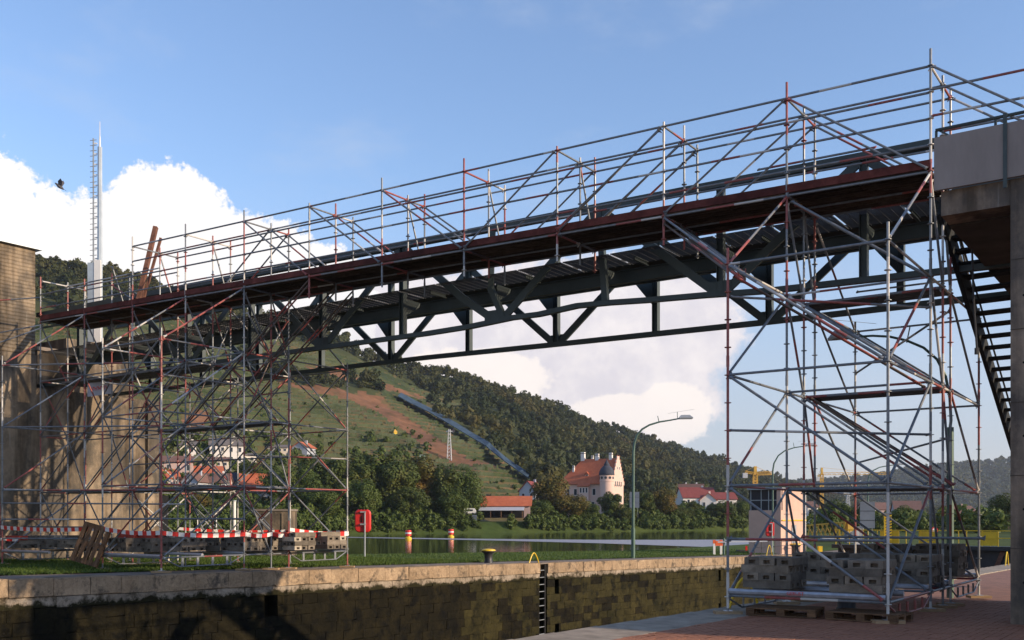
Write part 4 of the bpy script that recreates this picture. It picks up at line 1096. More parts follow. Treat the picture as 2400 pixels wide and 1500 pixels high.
for k, d0, d1 in ((2, 1.75, 0.9), (2, 1.06, 1.7), (2, 0.1, 1.0), (1, 1.7, 1.1)):
    tube('brace', BK(k, d0, zp(k)-0.7), BK(k, d1, 6.7), LT, M_POST)
for d in (DB, LB):
    for k in (-1, 0, 1):
        for i in range(3): tube('brace', BK(k, d+0.05, LL[i+1]), BK(k+1, d+0.05, LL[i]), LT, gap=0.08)
for k in (-1, 0, 1):
    for z in (5.65, 3.6): tube('guard_rail', BK(k, DB, z), BK(k+1, DB, z), LT)
    for i in range(3): tube('brace', BK(k, DB, LL[i]), BK(k, LB, LL[i+1]), LT, M_POST, gap=0.08)
for k in (1, 2): tube('brace', BK(k, 0, 4.63), BK(k, -2.9, 2.6), LT, gap=0.08); tube('guard_rail', BK(k, -2.9, 5.65), BK(k, 0, 5.65), LT)
for k in (-2, -1, 0, 1, 2): tube('brace', BK(k, DM, 6.65), BK(k, 0, 4.63), LT, M_RUSTTUBE, gap=0.06)
# sloping stair flight beyond the left edge
tube('ledger', BK(-2, 0.1, 8.75), BK(-3.6, -3.4, 7.6), LT, gap=0); tube('guard_rail', BK(-2, 0.1, 9.75), BK(-3.5, -3.2, 9.3), LT, gap=0)
tube('brace', BK(-2, 0, 8.6), BK(-3.2, -3.5, 6.6), LT, gap=0)
for d in (-2.9, -1.5, 0, DM, DB, 3.0, LB): tube('ballast_beam', BK(1, d, 0.60), BK(2, d, 0.60), LT, M_ALU, 0.045, False)
for d in (-2.9, 0, DB): tube('ballast_beam', BK(-1, d, 0.60), BK(0, d, 0.60), LT, M_ALU, 0.045, False)
def lattice(T, A, B, z, m=M_POST):
    A = A.copy(); B = B.copy(); A.z = B.z = z; L = B-A; mb = MB(); o = T.location; at = lambda f, dz: A+L*f+Vector((0, 0, dz))-o
    mb.tube([at(0.02, -0.02), at(0.2, -0.26), at(0.80, -0.26), at(0.98, -0.02)], 0.02, 6)
    nx_ = L.cross(Vector((0, 0, 1))).normalized()
    for f in (0.24, 0.42, 0.6, 0.78): mb.bar(at(f, -0.25), at(f, -0.02), 0.08, 0.02, 0, tuple(nx_))
    return mb.build('lattice_frame', m, T)
lattice(LT, BK(2, -2.9), BK(2, 0), 0.55); lattice(LT, BK(2, DB), BK(2, LB), 0.55); lattice(LT, BK(1, -2.9), BK(1, 0), 0.55); lattice(LT, BK(-1, -2.9), BK(-1, 0), 0.55, M_TUBE)

# planks leaning on the walkway rails
def lean(nm, label, A, B, w, h, m): o = MB().bar((0, 0, 0), B-A, w, h, 0, (0, 1, 0)).build(nm, m); o.location = A; return tag(o, label, 'beam', 'rusty beams leaning on the walkway')
ka = k_at(318, 0.9)
A1 = BK(ka, 0.9, zp(0)+0.1); lean('steel_beam', 'thick rust red beam leaning high above the walkway rails', A1, P(365, 532, A1.y+0.5), 0.14, 0.16, M_RUST)
A2 = BK(k_at(326, 1.2), 1.2, zp(0)+0.1); lean('steel_beam', 'thin rusty beam crossing behind the thick leaning beam', A2, P(377, 558, A2.y+0.4), 0.08, 0.09, M_RUST)
# ================================================================== OBJECTS
def fq(px, q, dz=0.0): return FQ(d_at(px, q), q, dz)
def nq(px, r, dz=0.0):
    a = (px-1200)/F; e = N0+U*r; t = (a*e.y-e.x)/(V.x-a*V.y); return NQ(t-9.02, r, dz)

# ---- ballast blocks
def block_mesh(mat, seed):
    r = random.Random(seed); L, Wd, Hh = 0.88, 0.285, 0.136; mb = MB()
    # box with a stepped recess in each end
    y0, y1, z1 = -Wd/2, Wd/2, Hh
    mb.add([(-L/2, y0, 0), (L/2, y0, 0), (L/2, y0, z1), (-L/2, y0, z1), (-L/2, y1, 0), (L/2, y1, 0), (L/2, y1, z1), (-L/2, y1, z1)],
           [(0, 1, 2, 3), (5, 4, 7, 6), (3, 2, 6, 7), (4, 5, 1, 0)])
    for s in (-1, 1):
        x = s*L/2; xi = s*(L/2-0.10); a, b, c, d = y0, y1, 0.0, z1; e, f, g, h = -0.062, 0.062, 0.022, 0.092
        vs_ = [(x, a, c), (x, b, c), (x, b, d), (x, a, d), (x, e, g), (x, f, g), (x, f, h), (x, e, h), (xi, e, g), (xi, f, g), (xi, f, h), (xi, e, h)]
        fs = [(0, 1, 5, 4), (1, 2, 6, 5), (2, 3, 7, 6), (3, 0, 4, 7), (4, 5, 9, 8), (5, 6, 10, 9), (6, 7, 11, 10), (7, 4, 8, 11), (8, 9, 10, 11)]
        mb.add(vs_, fs)
    me = mb.mesh('ballast_block', mat); return me
BM = [block_mesh(M_BLOCK, i) for i in range(2)]; BMR = block_mesh(M_BLOCKR, 5); BMP = block_mesh(M_BLOCKP, 6)
def stack(c, layers, where, group, rot=0.0, skip=(), paint={}, first=0):
    r = random.Random(int(abs(c.x)*100+c.y)); z = c.z
    for l in range(layers):
        along = (l+first) % 2
        for j in range(3):
            if (l, j) in skip: continue
            off = (j-1)*0.303+r.uniform(-.006, .006)
            ang = -A_+rot+(math.pi/2 if along else 0)+r.uniform(-.025, .025)
            base = Vector((0, off, 0)); base.rotate(Quaternion((0, 0, 1), ang)); base += Vector((r.uniform(-.03, .03), r.uniform(-.03, .03), 0))
            p = paint.get((l, j)); me = BMR if p == 'r' else BMP if p == 'p' else r.choice(BM)
            lvl = ('bottom', 'second', 'third', 'fourth', 'fifth', 'sixth')[l]
            colr = 'red painted' if p == 'r' else 'pale' if p == 'p' else 'grey'
            o = obj('ballast_block', me, None, (c.x+base.x, c.y+base.y, z)); o.rotation_euler = (0, 0, ang)
            side = ((('near', 'middle', 'far') if along else ('front', 'middle', 'back')))[j]
            tag(o, f'{colr} {side} block, {lvl} layer, {where}', 'concrete block', 'ballast blocks, '+where)
        z += 0.1375
gR = 'ballast blocks of the'
for (k, d, n, wh, f0) in ((8.22, -2.35, 4, 'stack by right tower left front leg', 0), (8.80, -2.60, 4, 'stack by right tower right front leg', 0),
                          (8.20, 0.40, 4, 'back row stack behind left quay stack', 0), (8.62, 0.45, 4, 'middle back row stack on brick quay', 1),
                          (8.45, 2.9, 5, 'rearmost dark stack on brick quay', 1), (8.85, 0.5, 4, 'back row stack by green lamp pole', 0), (8.80, 3.6, 5, 'stack by right tower rear leg', 1)):
    p = BK(k, d); z = 0.40
    stack(Vector((p.x, p.y, z)), n, wh, gR, 0, (), {}, f0)
gL = 'ballast blocks of the'
for (px, d, n, wh, pt, sk) in ((305, -2.0, 4, 'stack right of the leaning pallet', {(3, 1): 'r'}, ((3, 0),)), (365, -1.5, 4, 'stack left of long grey strut', {(3, 0): 'r', (2, 2): 'p'}, ()),
        (432, -0.9, 4, 'stack under the long grey strut', {(3, 1): 'p'}, ((3, 2),)), (520, 0.3, 4, 'stack left of the coping leg', {}, ()), (578, 0.5, 4, 'stack right of the coping leg', {}, ((3, 0),)),
        (640, 1.6, 4, 'stack before the weathered wall stub', {(3, 0): 'r', (3, 2): 'r'}, ()), (692, 2.0, 4, 'pale ended stack left of last bay', {(3, 1): 'r', (2, 0): 'p', (1, 2): 'r', (0, 0): 'p'}, ()),
        (768, 3.4, 4, 'lone stack left of red ring box', {(2, 2): 'p', (1, 1): 'p'}, ((3, 0),)),
        (60, -1.9, 3, 'low stack by the red container', {(2, 0): 'r'}, ((2, 2),)), (120, -1.2, 3, 'low stack between container and pallet', {(2, 1): 'p'}, ()), (168, -0.8, 3, 'low stack tucked behind leaning pallet', {}, ((2, 0),))):
    p = BK(k_at(px, d), d); stack(Vector((p.x, p.y, 0.66)), n, wh, gL, 0, sk, pt, int(px) % 2)

# ---- pallets
def pallet(label, M, m=M_OLDWOOD):
    t = thing('pallet', label, 'pallet'); t.matrix_world = M
    for y in (-0.345, -0.1725, 0.0, 0.1725, 0.345): MB().box((-0.6, y-0.058, 0.122), (0.6, y+0.058, 0.144)).build('top_board', m, t)
    for x in (-0.53, 0, 0.53):
        MB().box((x-0.07, -0.4, 0.100), (x+0.07, 0.4, 0.121)).build('cross_board', m, t)
        for y in (-0.345, 0, 0.345): MB().box((x-0.07, y-0.05, 0.023), (x+0.07, y+0.05, 0.099)).build('spacer_block', m, t)
    for y in (-0.345, 0, 0.345): MB().box((-0.6, y-0.05, 0.0), (0.6, y+0.05, 0.022)).build('bottom_board', m, t)
    return t
pb = P(216, 1290, 29.2)
Mp = Matrix.Translation((pb.x, pb.y, 0.27+0.60)) @ Matrix.Rotation(math.radians(16), 4, 'Y') @ Matrix.Rotation(math.radians(-14), 4, 'X') @ Matrix.Rotation(math.radians(90), 4, 'X') @ Matrix.Rotation(math.radians(90), 4, 'Z')
pallet('weathered brown wooden pallet leaning upright on the grass', Mp)
for k, d, rz, lb in ((8.34, -2.75, 0.12, 'flat wooden pallet on the red paving under the thick front tube'), (8.86, -2.75, -0.1, 'flat wooden pallet behind the right front scaffold leg')):
    p = BK(k, d); pallet(lb, Matrix.Translation((p.x, p.y, gr(k, d)+0.012)) @ Matrix.Rotation(-A_+rz, 4, 'Z'))

# ---- barrier tape
def tape(label, pts, seed, h=0.085, band=0.19):
    r = random.Random(seed); path = []
    for a, b in zip(pts[:-1], pts[1:]):
        n = max(2, int((b-a).length/band))
        for i in range(n):
            f = i/n; p = a.lerp(b, f); p.z -= 0.06*4*f*(1-f); path.append(p)
    path.append(pts[-1]); mb = MB()
    for i, (a, b) in enumerate(zip(path[:-1], path[1:])):
        d = (b-a).normalized(); nrm = d.cross(Vector((0, 0, 1))).normalized()*0.004
        tw = nrm*r.uniform(0.5, 1.5)*2
        up = Vector((0, 0, h/2))
        vs_ = [a-up-nrm, b-up-nrm, b+up-nrm+tw, a+up-nrm+tw, a-up+nrm, b-up+nrm, b+up+nrm+tw, a+up+nrm+tw]
        mb.add(vs_, [(0, 1, 2, 3), (5, 4, 7, 6), (3, 2, 6, 7), (4, 5, 1, 0)], i % 2)
    return tag(mb.build('barrier_tape', [M_WHITE, M_RED]), label, 'barrier tape', 'red and white tapes round the left scaffold')
o_ = V*(-0.04)
tape('upper red and white tape along the front of the left scaffold', [BK(-1, -2.94, 1.36), BK(1, -2.94, 1.36), BK(2, -2.94, 1.25), BK(2.02, 0, 1.18), BK(2.02, DM, 1.17), BK(2.02, DB, 1.16), BK(2.02, LB, 1.13)], 1, 0.12)
tape('low red and white tape before the concrete wall at the far left', [BK(-1, -2.96, 0.98), BK(-1, -0.04, 0.88), BK(-0.4, -0.1, 0.8)], 2, 0.08)
tape('rear red and white tape seen behind the ballast stacks', [BK(0, DB, 1.3), BK(0.9, LB+0.05, 1.2), BK(2, LB+0.05, 1.22)], 3, 0.10)
tape('doubled striped tape in the last bay of the left scaffold', [BK(2, DB+0.05, 1.30), BK(2, LB+0.06, 1.16)], 4, 0.11)

# ---- sign cloth on the left scaffold
def banner():
    A = BK(-1.0, 1.9, 6.05); t = thing('banner', 'grey white advertising banner with red lettering tied inside the left scaffold', 'banner', A)
    a = P(205, 930, A.y); b = P(264, 922, A.y-0.35); c = P(264, 892, A.y-0.35); d = P(205, 898, A.y)
    n = (b-a).cross(d-a).normalized()*0.012
    MB().add([p-A for p in (a, b, c, d)]+[p-A-n for p in (a, b, c, d)], [(0, 1, 2, 3), (7, 6, 5, 4), (0, 4, 5, 1), (1, 5, 6, 2), (2, 6, 7, 3), (3, 7, 4, 0)]).build('cloth', simple('banner_cloth', (0.45, 0.45, 0.48), 0.8, 0, 0.1, 3), t)
    mb = MB(); r = random.Random(4)
    for i in range(9):
        f = 0.18+i*0.075; p = a.lerp(b, f).lerp(d.lerp(c, f), 0.52)-A+n*0.6 if False else a.lerp(b, f).lerp(d.lerp(c, f), 0.52)-A
        q = Vector((0, -0.02, 0)); hh = 0.07
        mb.box((p.x-0.025, p.y-0.03, p.z-hh), (p.x-0.012, p.y-0.018, p.z+hh)); 
        if i % 2: mb.box((p.x-0.011, p.y-0.03, p.z+hh-0.03), (p.x+0.03, p.y-0.018, p.z+hh))
        else: mb.box((p.x-0.011, p.y-0.03, p.z-0.015), (p.x+0.03, p.y-0.018, p.z+0.015))
    mb.build('lettering', M_RED, t)
banner()

# ---- text on the alu beams (scaffold firm lettering)
def text_mesh(name, body, size, m, M, parent=None):
    cu = bpy.data.curves.new(name, 'FONT'); cu.body = body; cu.size = size; cu.extrude = 0.002; cu.align_x = 'CENTER'; cu.align_y = 'CENTER'; cu.resolution_u = 2
    tmp = bpy.data.objects.new(name, cu); COL.objects.link(tmp); dg = bpy.context.evaluated_depsgraph_get()
    me = bpy.data.meshes.new_from_object(tmp.evaluated_get(dg)); bpy.data.objects.remove(tmp)
    me.materials.clear(); me.materials.append(m); o = obj(name, me, parent)
    if parent is not None: M = Matrix.Translation(-parent.location) @ M
    o.matrix_local = M; return o
face = Matrix((U, Vector((0, 0, 1)), -V)).transposed().to_4x4()       # text reading along the bridge, facing the camera
def face_at(p): m = face.copy(); m.translation = p; return m
text_mesh('lettering', 'GERÜST', 0.085, M_RED, face_at(BK(8.45, -3.07, 0.345)-V*0.054), RT)
text_mesh('lettering', 'KERN', 0.10, M_RED, face_at(BK(8.5, 1.1, 6.225)-V*0.02), RT)

# ---- life ring boxes
def ring_box(label, base, post_h, w, h):
    t = thing('life_ring_box', label, 'life ring box', base)
    MB().tube([(0.08, -0.06, 0), (0.08, -0.06, post_h)], 0.04, 8).build('post', M_LAMP, t)
    def rr(ww, hh, rad):
        out = []
        for cx, cz, a0 in ((ww/2-rad, hh/2-rad, 0), (-ww/2+rad, hh/2-rad, 90), (-ww/2+rad, -hh/2+rad, 180), (ww/2-rad, -hh/2+rad, 270)):
            out += [(cx+rad*math.cos(math.radians(a0+k*18)), cz+rad*math.sin(math.radians(a0+k*18))) for k in range(6)]
        return out
    zc = post_h-h*0.36; mb = MB(); sh_ = lambda pl: [(x-0.02, z+zc) for x, z in pl]
    A0, A1, A2 = sh_(rr(w*0.88, h*0.92, w*0.24)), sh_(rr(w, h, w*0.28)), sh_(rr(w*0.86, h*0.9, w*0.24)); nn = len(A0)
    vs_ = [(x, -0.02, z) for x, z in A0]+[(x, 0.03, z) for x, z in A1]+[(x, 0.17, z) for x, z in A1]+[(x, 0.22, z) for x, z in A2]
    fs = [tuple(range(nn-1, -1, -1)), tuple(3*nn+i for i in range(nn))]+[(k*nn+i, k*nn+(i+1) % nn, (k+1)*nn+(i+1) % nn, (k+1)*nn+i) for k in range(3) for i in range(nn)]
    mb.add(vs_, fs).build('box_body', M_RED, t, True)
    for i in range(3): MB().box((-0.16+i*0.13, -0.005, zc+h*0.5-0.02), (-0.10+i*0.13, 0.04, zc+h*0.5+0.015)).build('vent', M_DARK, t)
    for z in (0.12, -0.42): MB().box((-0.12, -0.11, post_h+z-h*0.12), (0.13, -0.03, post_h+z-h*0.12+0.06)).build('clamp', M_LAMP, t)
    MB().box((-0.10, -0.045, post_h-0.42), (-0.05, -0.03, post_h-0.16)).build('carry_grip', M_DARK, t)
    return t
b = P(851, 1304, 44); ring_box('large red life ring box on a grey post beside the lock', b, 1.93, 0.70, 1.02)
b = P(1806, 1294, 66); ring_box('small red life ring box on a post before the pink hut', b, 1.85, 0.55, 0.95)

# ---- bollards, ladder arches
def bollard(label, p, s=1.0):
    t = thing('bollard', label, 'bollard', p, 0, 'mooring bollards on the quays'); t.scale = (s, s, s)
    MB().lathe([(0.19, -0.02), (0.19, 0.05), (0.165, 0.08), (0.165, 0.34), (0.20, 0.40), (0.29, 0.46), (0.295, 0.50)], 20).build('shaft', M_BLACK, t, True)
    MB().lathe([(0.295, 0.501), (0.28, 0.545), (0.20, 0.575), (0.05, 0.585)], 20).build('cap', M_YELLOW, t, True)
    return t
bollard('black mooring bollard with yellow cap alone on the far grassy quay', fq(1145, 1.35))
bollard('yellow capped bollard standing among the blocks under the right scaffold', P(1984, 1432, 18.6), 1.0)
bollard('distant yellow capped bollard in front of the pink hut', fq(1864, 0.95), 1.35)
def arch(label, p, w, h, ang, r=0.026):
    t = []; c, s = math.cos(ang), math.sin(ang)
    for i in range(13):
        f = i/12; x = (f-0.5)*w; z = h*(1-abs(2*f-1)**1.7); t.append((x*c, x*s, z-0.01))
    o = MB().tube(t, r, 8).build('grab_arch', M_YELLOW, None, True); o.location = p
    return tag(o, label, 'handrail', 'yellow ladder arches along the lock')
arch('bright yellow ladder arch over the ladder recess in mid wall', FQ(D_LADDER-0.35, 0.28), 0.72, 0.43, math.pi/2-A_)
arch('far yellow ladder arch on the coping near the pink hut', FQ(d_at(1803, .3), 0.3), 1.0, 0.68, math.pi/2-A_)
arch('yellow ladder arch beside the concrete pillar at the quay edge', nq(2360, 0.35), 0.85, 0.62, math.pi/2-A_)
arch('yellow ladder arch behind the left front scaffold leg', P(1744, 1428, 19.4), 0.62, 0.62, 0.75-A_)
pY = fq(1922, 0.5); o = MB().box((-0.14, -0.14, -0.6), (0.14, 0.14, 0.55)).build('marker_post', M_YELLOW); o.location = pY; tag(o, 'short square yellow post on the far lock edge', 'post')

# ---- street lamps
def lamp(label, base, pts, head_dir, r0, r1, hs, bf=0.28, af=0.72):
    """pts: column and arm points"""
    t = thing('street_lamp', label, 'street lamp', base, 0, 'street lamps along the lock')
    pts = [Vector(p)-base for p in pts]; zc = pts[0].z
    MB().tube([(0, 0, -0.05), (0, 0, pts[0].z*bf)], r0, 12).build('base_column', M_GREENPOST, t, True)
    MB().tube([(0, 0, pts[0].z*bf)]+pts, r0*af, 10, 0, r1).build('column', M_GREENPOST, t, True)
    e = pts[-1]; d = Vector(head_dir).normalized(); side = d.cross(Vector((0, 0, 1))).normalized(); up = side.cross(d)
    M = Matrix((d, side, up)).transposed().to_4x4(); M.translation = e
    mb = MB(); L, Wd, Hh = hs
    v0 = [(-.02, -.35, .0), (-.02, .35, .0), (1, .5, -.25), (1, -.5, -.25)]
    top = [(0.15*L, -.22*Wd, .75*Hh), (0.15*L, .22*Wd, .75*Hh), (.78*L, .26*Wd, .68*Hh), (.78*L, -.26*Wd, .68*Hh)]
    mid = [(-.05*L, -.42*Wd, .15*Hh), (-.05*L, .42*Wd, .15*Hh), (1.0*L, .5*Wd, .05*Hh), (1.0*L, -.5*Wd, .05*Hh)]
    bot = [(0.0, -.40*Wd, -.12*Hh), (0.0, .40*Wd, -.12*Hh), (.98*L, .48*Wd, -.2*Hh), (.98*L, -.48*Wd, -.2*Hh)]
    A3 = [tuple(M @ Vector(p)) for p in top+mid+bot]
    fs = [(0, 1, 2, 3)]+[(i, (i+1) % 4, 4+(i+1) % 4, 4+i) for i in range(4)]+[(4+i, 4+(i+1) % 4, 8+(i+1) % 4, 8+i) for i in range(4)]+[(11, 10, 9, 8)]
    mb.add(A3, fs).build('lamp_head', M_LAMP, t)
    k = len(pts)//2+1
    q = pts[min(k, len(pts)-2)]; MB().tube([q-d*0.0+Vector((0, 0, -0.05)), q-d*0.08+Vector((0, 0, 0.32))], r1*0.6, 5).build('spike', M_GREENPOST, t)
    q = e-d*0.1; MB().tube([q, q+Vector((0, 0, 0.36))], r1*0.5, 5).build('spike', M_GREENPOST, t)
    MB().tube([q+Vector((0, 0, 0.3))-d*0.5, q+Vector((0, 0, 0.45))+d*0.9], r1*0.18, 4).build('bird_wire', M_LAMP, t)
    return t
def arm(base, pxs): return [P(x, y, base.y) for x, y in pxs]
b = fq(1484, 1.9); lamp('tall green street lamp with curved arm standing alone by the river', b, arm(b, [(1484.5, 1060), (1487, 1038), (1493, 1020), (1505, 1006), (1522, 996), (1545, 989), (1570, 985), (1592, 981)]), (1, 0, 0.05), 0.105, 0.035, (0.70, 0.42, 0.24))
b = fq(1811, 1.0); lamp('thin green street lamp rising beside the pink hut', b, arm(b, [(1811, 1105), (1814, 1086), (1824, 1068), (1840, 1056), (1862, 1049), (1890, 1045)]), (1, 0, 0.05), 0.09, 0.03, (0.65, 0.4, 0.24))
b = P(2034, 1285, 100); lamp('distant street lamp behind the grey sign board', b, arm(b, [(2034, 1130), (2037, 1115), (2046, 1103), (2062, 1095), (2085, 1091), (2102, 1089)]), (1, 0, 0.05), 0.11, 0.04, (0.8, 0.45, 0.26))
b = nq(2227, 2.9); lamp('near green street lamp whose arm reaches left through the right scaffold', b, arm(b, [(2229, 985), (2226, 930), (2216, 880), (2196, 842), (2165, 815), (2125, 798), (2085, 789), (2045, 787), (1996, 790)]), (-1, -0.1, -0.04), 0.080, 0.026, (0.50, 0.40, 0.24), 0.96, 0.45)

# ---- buoys
def buoy(label, px, py):
    Y = (EYE-RIVER)*F/(py-HOR); s = 1.0
    t = thing('buoy', label, 'buoy', P(px, py, Y), 0, 'red and yellow buoys on the river')
    MB().lathe([(0.25, -0.3), (0.62, -0.1), (0.68, 0.12), (0.60, 0.30), (0.36, 0.38), (0.32, 0.55)], 16).build('float_body', M_YELLOW, t, True)
    MB().lathe([(0.55, 0.551), (0.58, 0.60), (0.58, 1.62), (0.55, 1.68)], 16).build('top_mark', M_RED, t)
    MB().lathe([(0.586, 0.98), (0.586, 1.26)], 16).build('white_band', M_WHITE, t)
    return t
buoy('nearer red and yellow buoy with its reflection left of mid river', 957, 1263); buoy('farther small red and yellow buoy near the opposite bank', 1057, 1259)
# low dark motor boat
def boat():
    p = P(1738, 1281, 78); p.z = RIVER+0.05; t = thing('motor_boat', 'small black motor boat moored beyond the grass by the pink hut', 'boat', p)
    mb = MB(); n = 8; prof = []
    for i in range(n+1):
        f = i/n; x = -1.6+3.2*f; w = 0.62*(1-abs(f-0.45)**2.4*2.2); w = max(w, 0.04); h = 0.75+0.30*abs(1-f)**2
        prof.append((x, w, h))
    vs_ = []; 
    for x, w, h in prof: vs_ += [(x, -w, h), (x, -w*0.7, -0.1), (x, w*0.7, -0.1), (x, w, h)]
    fs = []
    for i in range(n):
        a = i*4; fs += [(a, a+1, a+5, a+4), (a+1, a+2, a+6, a+5), (a+2, a+3, a+7, a+6), (a+3, a, a+4, a+7)]
    fs += [(3, 2, 1, 0), (n*4, n*4+1, n*4+2, n*4+3)]
    mb.add(vs_, fs).build('hull', M_BLACK, t)
    MB().prism([(-0.7, 0.86), (1.0, 0.86), (0.8, 1.35), (-0.3, 1.45)], 1, -0.42, 0.42).build('cover', M_ASPH, t)
    MB().box((0.3, -0.05, 1.40), (0.45, 0.05, 1.75)).build('mast_light', M_RED, t)
boat()

# ---- barrier on the grass
def barrier():
    p = fq(1697, 2.0); t = thing('barrier', 'open barrier with white orange topped posts at the grass edge', 'barrier', p)
    for px, hh in ((1674, 0.95), (1690, 0.95)):
        q = P(px, 1290, p.y+1.5)-p; MB().box((q.x-0.07, q.y-0.05, -0.05), (q.x+0.07, q.y+0.05, 0.72)).build('white_post', M_WHITE, t)
        MB().box((q.x-0.085, q.y-0.06, 0.722), (q.x+0.085, q.y+0.06, hh)).build('orange_cap', M_ORANGE, t)
    MB().tube([(0, 0, -0.1), (0, 0, 1.1)], 0.06, 8).build('pivot_post', M_GREENPOST, t)
    MB().box((-0.55, -0.04, 0.62), (-0.08, 0.10, 0.92)).build('counter_weight', M_ORANGE, t)
    MB().bar((-0.5, 0, 0.85), (2.6, -0.5, 0.92), 0.05, 0.07).build('boom', M_WHITE, t)
barrier()

# ---- pink lock hut
def hut():
    c = FQ(d_at(1830, 1.6), 1.6); t = thing('lock_hut', 'small flat roofed pink hut with a dark upper window band', 'hut', (c.x, c.y, c.z), -A_)
    w, l, h = 2.35, 5.3, 4.55                      # local: -x towards the river, +y along the lock
    MB().box((-w, 0, -0.2), (0, l, 3.1)).build('wall', M_PINK, t)
    MB().box((-w, 0.12, 3.101), (-0.02, l-0.10, h)).build('window_band', M_GLASS, t)
    MB().box((-0.30, -0.001, 3.102), (0.001, 0.119, h-0.002)).build('wall', M_PINK, t); MB().box((-0.019, 0.35, 3.102), (0.0, l-0.7, h-0.002)).build('wall', M_PINK, t)
    for x in (-w+0.08, -w+0.85, -0.95): MB().box((x, 0.09, 3.102), (x+0.06, 0.118, h-0.002)).build('window_frame', M_LAMP, t)
    MB().box((-w+0.14, 0.085, 3.78), (-0.31, 0.117, 3.84)).build('window_frame', M_LAMP, t)
    MB().box((-w-0.1, -0.1, h), (0.12, l+0.1, h+0.14)).build('roof', M_LAMP, t)
    MB().box((0.002, 0.1, 2.35), (0.09, l-0.1, 2.42)).build('wall_pipe', M_YELLOW, t)
    MB().box((0.002, 2.2, 0.0), (0.05, 3.1, 2.05)).build('door', M_LAMP, t)
    MB().tube([(0.06, l-0.25, 0), (0.06, l-0.25, h)], 0.045, 6).build('down_pipe', M_WHITE, t)
hut()
def railing():
    a = fq(1768, 0.75); t = thing('railing', 'thin dark steel railing in front of the pink hut', 'railing', a, -A_)
    n = 8; L = (fq(1888, 0.75)-a).length
    for i in range(n+1): MB().tube([(0, L*i/n, -0.03), (0, L*i/n, 1.02)], 0.024, 6).build('rail_post', M_BLACK, t)
    for z in (1.02, 0.52): MB().tube([(0, 0, z), (0, L, z)], 0.02, 6).build('rail', M_BLACK, t)
railing()

# ---- lock gate with yellow railing
def gate():
    d = 56.0; a = FQ(d, 0.0); bb = NQ(d, 0.0); L = (bb-a).length; z0 = -0.30
    t = thing('lock_gate', 'dark lock gate crossing the lock with yellow railing and panels', 'lock gate', (a.x, a.y, 0), -A_)
    MB().box((-0.3, -0.45, z0-0.28), (L+1.5, 0.55, z0)).build('walkway', M_BLACK, t)
    MB().box((0.02, 0.1, -7.5), (L/2-0.03, 0.45, z0-0.29)).build('gate_leaf', M_BLACK, t); MB().box((L/2+0.03, 0.1, -7.5), (L-0.02, 0.45, z0-0.29)).build('gate_leaf', M_BLACK, t)
    n = 15
    for i in range(n+1): MB().box((i*L/n-0.025, -0.42, z0+0.001), (i*L/n+0.025, -0.37, z0+1.06)).build('rail_post', M_YELLOW, t)
    for z in (1.06, 0.55): MB().box((-0.2, -0.425, z0+z), (L+1, -0.365, z0+z+0.06)).build('rail', M_YELLOW, t)
    for z in (1.05, 0.55): MB().box((-0.2, 0.46, z0+z), (L+1, 0.50, z0+z+0.04)).build('rail', M_YELLOW, t)
    for i in range(8): MB().box((i*2.1, 0.46, z0+0.001), (i*2.1+0.05, 0.50, z0+1.05)).build('rail_post', M_YELLOW, t)
    def lx(px): q = (px-1200)/F; return (q*a.y-a.x)/(U.x-q*U.y)
    for x0, x1 in ((2066, 2110), (2156, 2198), (2300, 2341)): MB().box((lx(x0), -0.365, z0+0.06), (lx(x1), -0.335, z0+1.03)).build('panel', M_YELLOW, t)
    for x in (lx(2080), lx(2265), lx(2352)): MB().bar((x, 0, z0-0.28), (x-0.5, 0, z0-1.6), 0.2, 0.3).build('strut', M_RUST, t)
gate()
def marker():
    p = P(2075, 1262, 70); p.z = -0.5; t = thing('marker_board', 'tall narrow yellow board with black diagonal stripes', 'sign', p, -0.2)
    MB().box((-0.05, -0.05, -0.4), (0.05, 0.05, 0.62)).build('post', M_YELLOW, t)
    MB().box((-0.02, -0.03, 0.621), (0.42, 0.03, 2.45)).build('board', M_YELLOW, t); MB().box((-0.10, -0.07, 0.3), (-0.021, 0.01, 2.5)).build('edge_rail', M_YELLOW, t)
    mb = MB()
    for i in range(9):
        z = 0.66+i*0.2; mb.add([(0.0, -0.034, z), (0.42, -0.034, z+0.16), (0.42, -0.034, z+0.25), (0.0, -0.034, z+0.09), (0.0, -0.031, z), (0.42, -0.031, z+0.16), (0.42, -0.031, z+0.25), (0.0, -0.031, z+0.09)], [(0, 1, 2, 3), (7, 6, 5, 4), (0, 4, 5, 1), (1, 5, 6, 2), (2, 6, 7, 3), (3, 7, 4, 0)])
    mb.build('stripes', M_BLACK, t)
marker()
def board(name, label, px, py0, py1, w, Y, m, cat='sign', posts=2, zb=-1.0):
    a = P(px, py1, Y); b = P(px, py0, Y); t = thing(name, label, cat, (a.x, Y, zb), -0.15); h0 = a.z-zb; h1 = b.z-zb
    MB().box((-w/2, -0.04, h0), (w/2, 0.04, h1)).build('board', m, t)
    for i in range(posts):
        x = 0 if posts == 1 else -w*0.35+i*w*0.7
        MB().box((x-0.05, 0.045, -0.2), (x+0.05, 0.14, h1)).build('post', M_LAMP, t)
    for f in (0.3, 0.65): MB().box((-w/2, -0.055, h0+(h1-h0)*f-0.02), (w/2, -0.041, h0+(h1-h0)*f+0.02)).build('seam', M_DARK, t)
    return t
M_SIGNG = simple('sign_back_grey', (0.16, 0.18, 0.21), 0.6, 0, 0.15, 1)
board('information_board', 'large grey sign board on posts in front of the distant trees', 2033, 1176, 1238, 1.35, 95, M_SIGNG)
board('information_board', 'dark grey sign board on the far river bank behind the lone lamp', 1487, 1153, 1190, 3.0, 312, M_SIGNG, zb=0.3)
